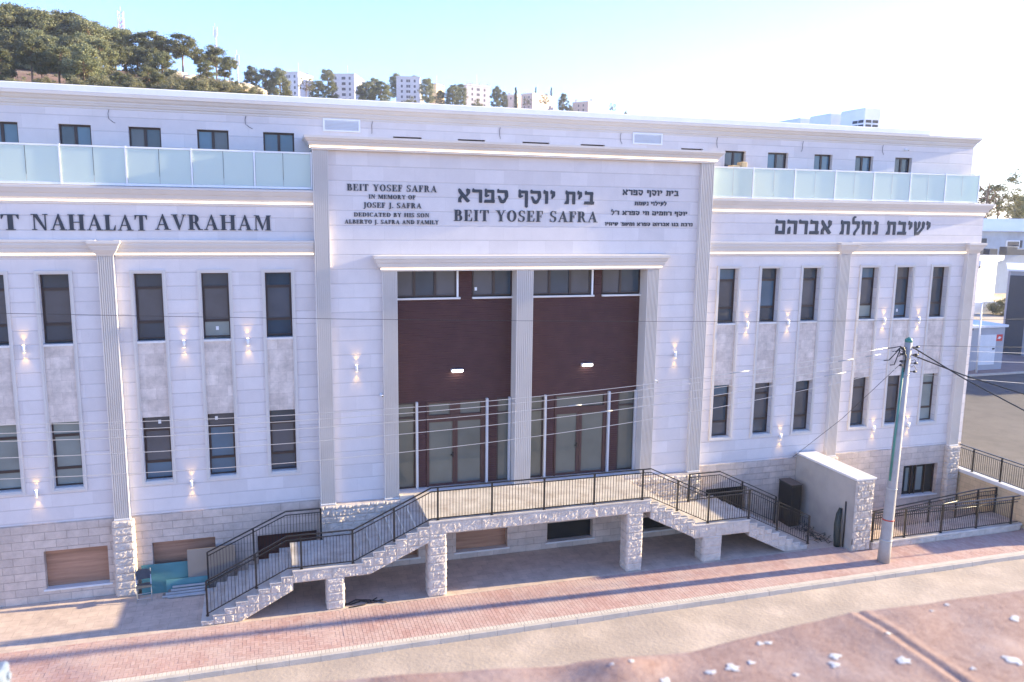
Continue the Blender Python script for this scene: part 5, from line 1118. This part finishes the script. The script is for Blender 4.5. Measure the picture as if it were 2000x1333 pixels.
for i in range(nx+1):
    x = 7.1+5.4*i/nx; ye = interp(ed, x, 0).y
    for j in range(ny+1):
        y = ye-3.6*(j/ny)**1.8; mb.v.append((x, y, ZR-.012+fold(x,y)-(.03 if j == 0 else 0)))
for i in range(nx):
    for j in range(ny): a = i*(ny+1)+j; mb.f.append((a, a+1, a+ny+2, a+ny+1)); mb.m.append(0); mb.smooth.append(True)
for i in range(nx):
    a = i*(ny+1); c = a+ny+1; p, q = mb.v[a], mb.v[c]; mb.face((p, q, (q[0],q[1]-.01,ZR-.3), (p[0],p[1]-.01,ZR-.3)))
mb.obj('membrane', M['roofing'], rf)
MB().box(7.15, 12.45, -32.9, -29.5, -.5, ZR-.22).obj('wall', M['render'], rf)
M['dropping'] = pbr('white bird dropping', (.52,.51,.50), .8, .15, 60)
rn = random.Random(9)
for px, py, s in ((1195,1315,.010),(1232,1308,.012),(1390,1315,.022),(1430,1307,.03),(1467,1297,.018),(1630,1285,.026),(1632,1302,.022),(1735,1244,.013),(1765,1297,.034),(1820,1195,.009),(1850,1182,.013),(1980,1210,.026),(1972,1292,.03),(1990,1300,.02),(1500,1256,.016),(1485,1258,.014),(1300,1331,.02),(1555,1320,.012),(1900,1310,.014)):
    p = atz(px, py, ZR-.012); k = 11; pts = []
    for q in range(k):
        a = 6.283*q/k; r_ = s*rn.uniform(.45,1.25); x, y = p.x+r_*math.cos(a), p.y+r_*.8*math.sin(a); pts.append((x, y, ZR-.012+fold(x,y)+.002))
    c = (p.x, p.y, ZR-.012+fold(p.x,p.y)+.0035); m2 = MB()
    for q in range(k): m2.face((c, pts[q], pts[(q+1)%k]))
    m2.obj('bird_dropping', M['dropping'], rf)
M['bluep'] = pbr('pale blue chipped paint', (.15,.19,.26), .6, .2, 14, .3, 40, dirt=(.2,.16,.15), dscale=9, dthr=.6)
t = thing('painted_post', 'chipped pale blue metal post at the bottom left corner', 'post', (6.75,-28.95,12))
p = atz(6,1290,12.9); MB().cbox(p.x-.10, p.x+.018, p.y-.09, p.y+.0, 11.5, 12.9, .008).tube([(p.x+.018,p.y-.03,12.86),(p.x+.026,p.y-.03,12.86)], .012, 8).obj('post', M['bluep'], t)

# ---------------------------------------------------------------- air
m, t_, b, N, L = newmat('pale air'); t_.nodes.remove(b)
pv = N('ShaderNodeVolumePrincipled'); pv.inputs['Color'].default_value = (.86,.90,1,1); pv.inputs['Density'].default_value = HAZE
pv.inputs['Anisotropy'].default_value = .3
L(pv.outputs[0], t_.nodes['Material Output'].inputs['Volume'])
hz = MB().box(-420, 420, -45, 600, -1.7, 150).obj('haze', m); hz['kind'] = 'stuff'
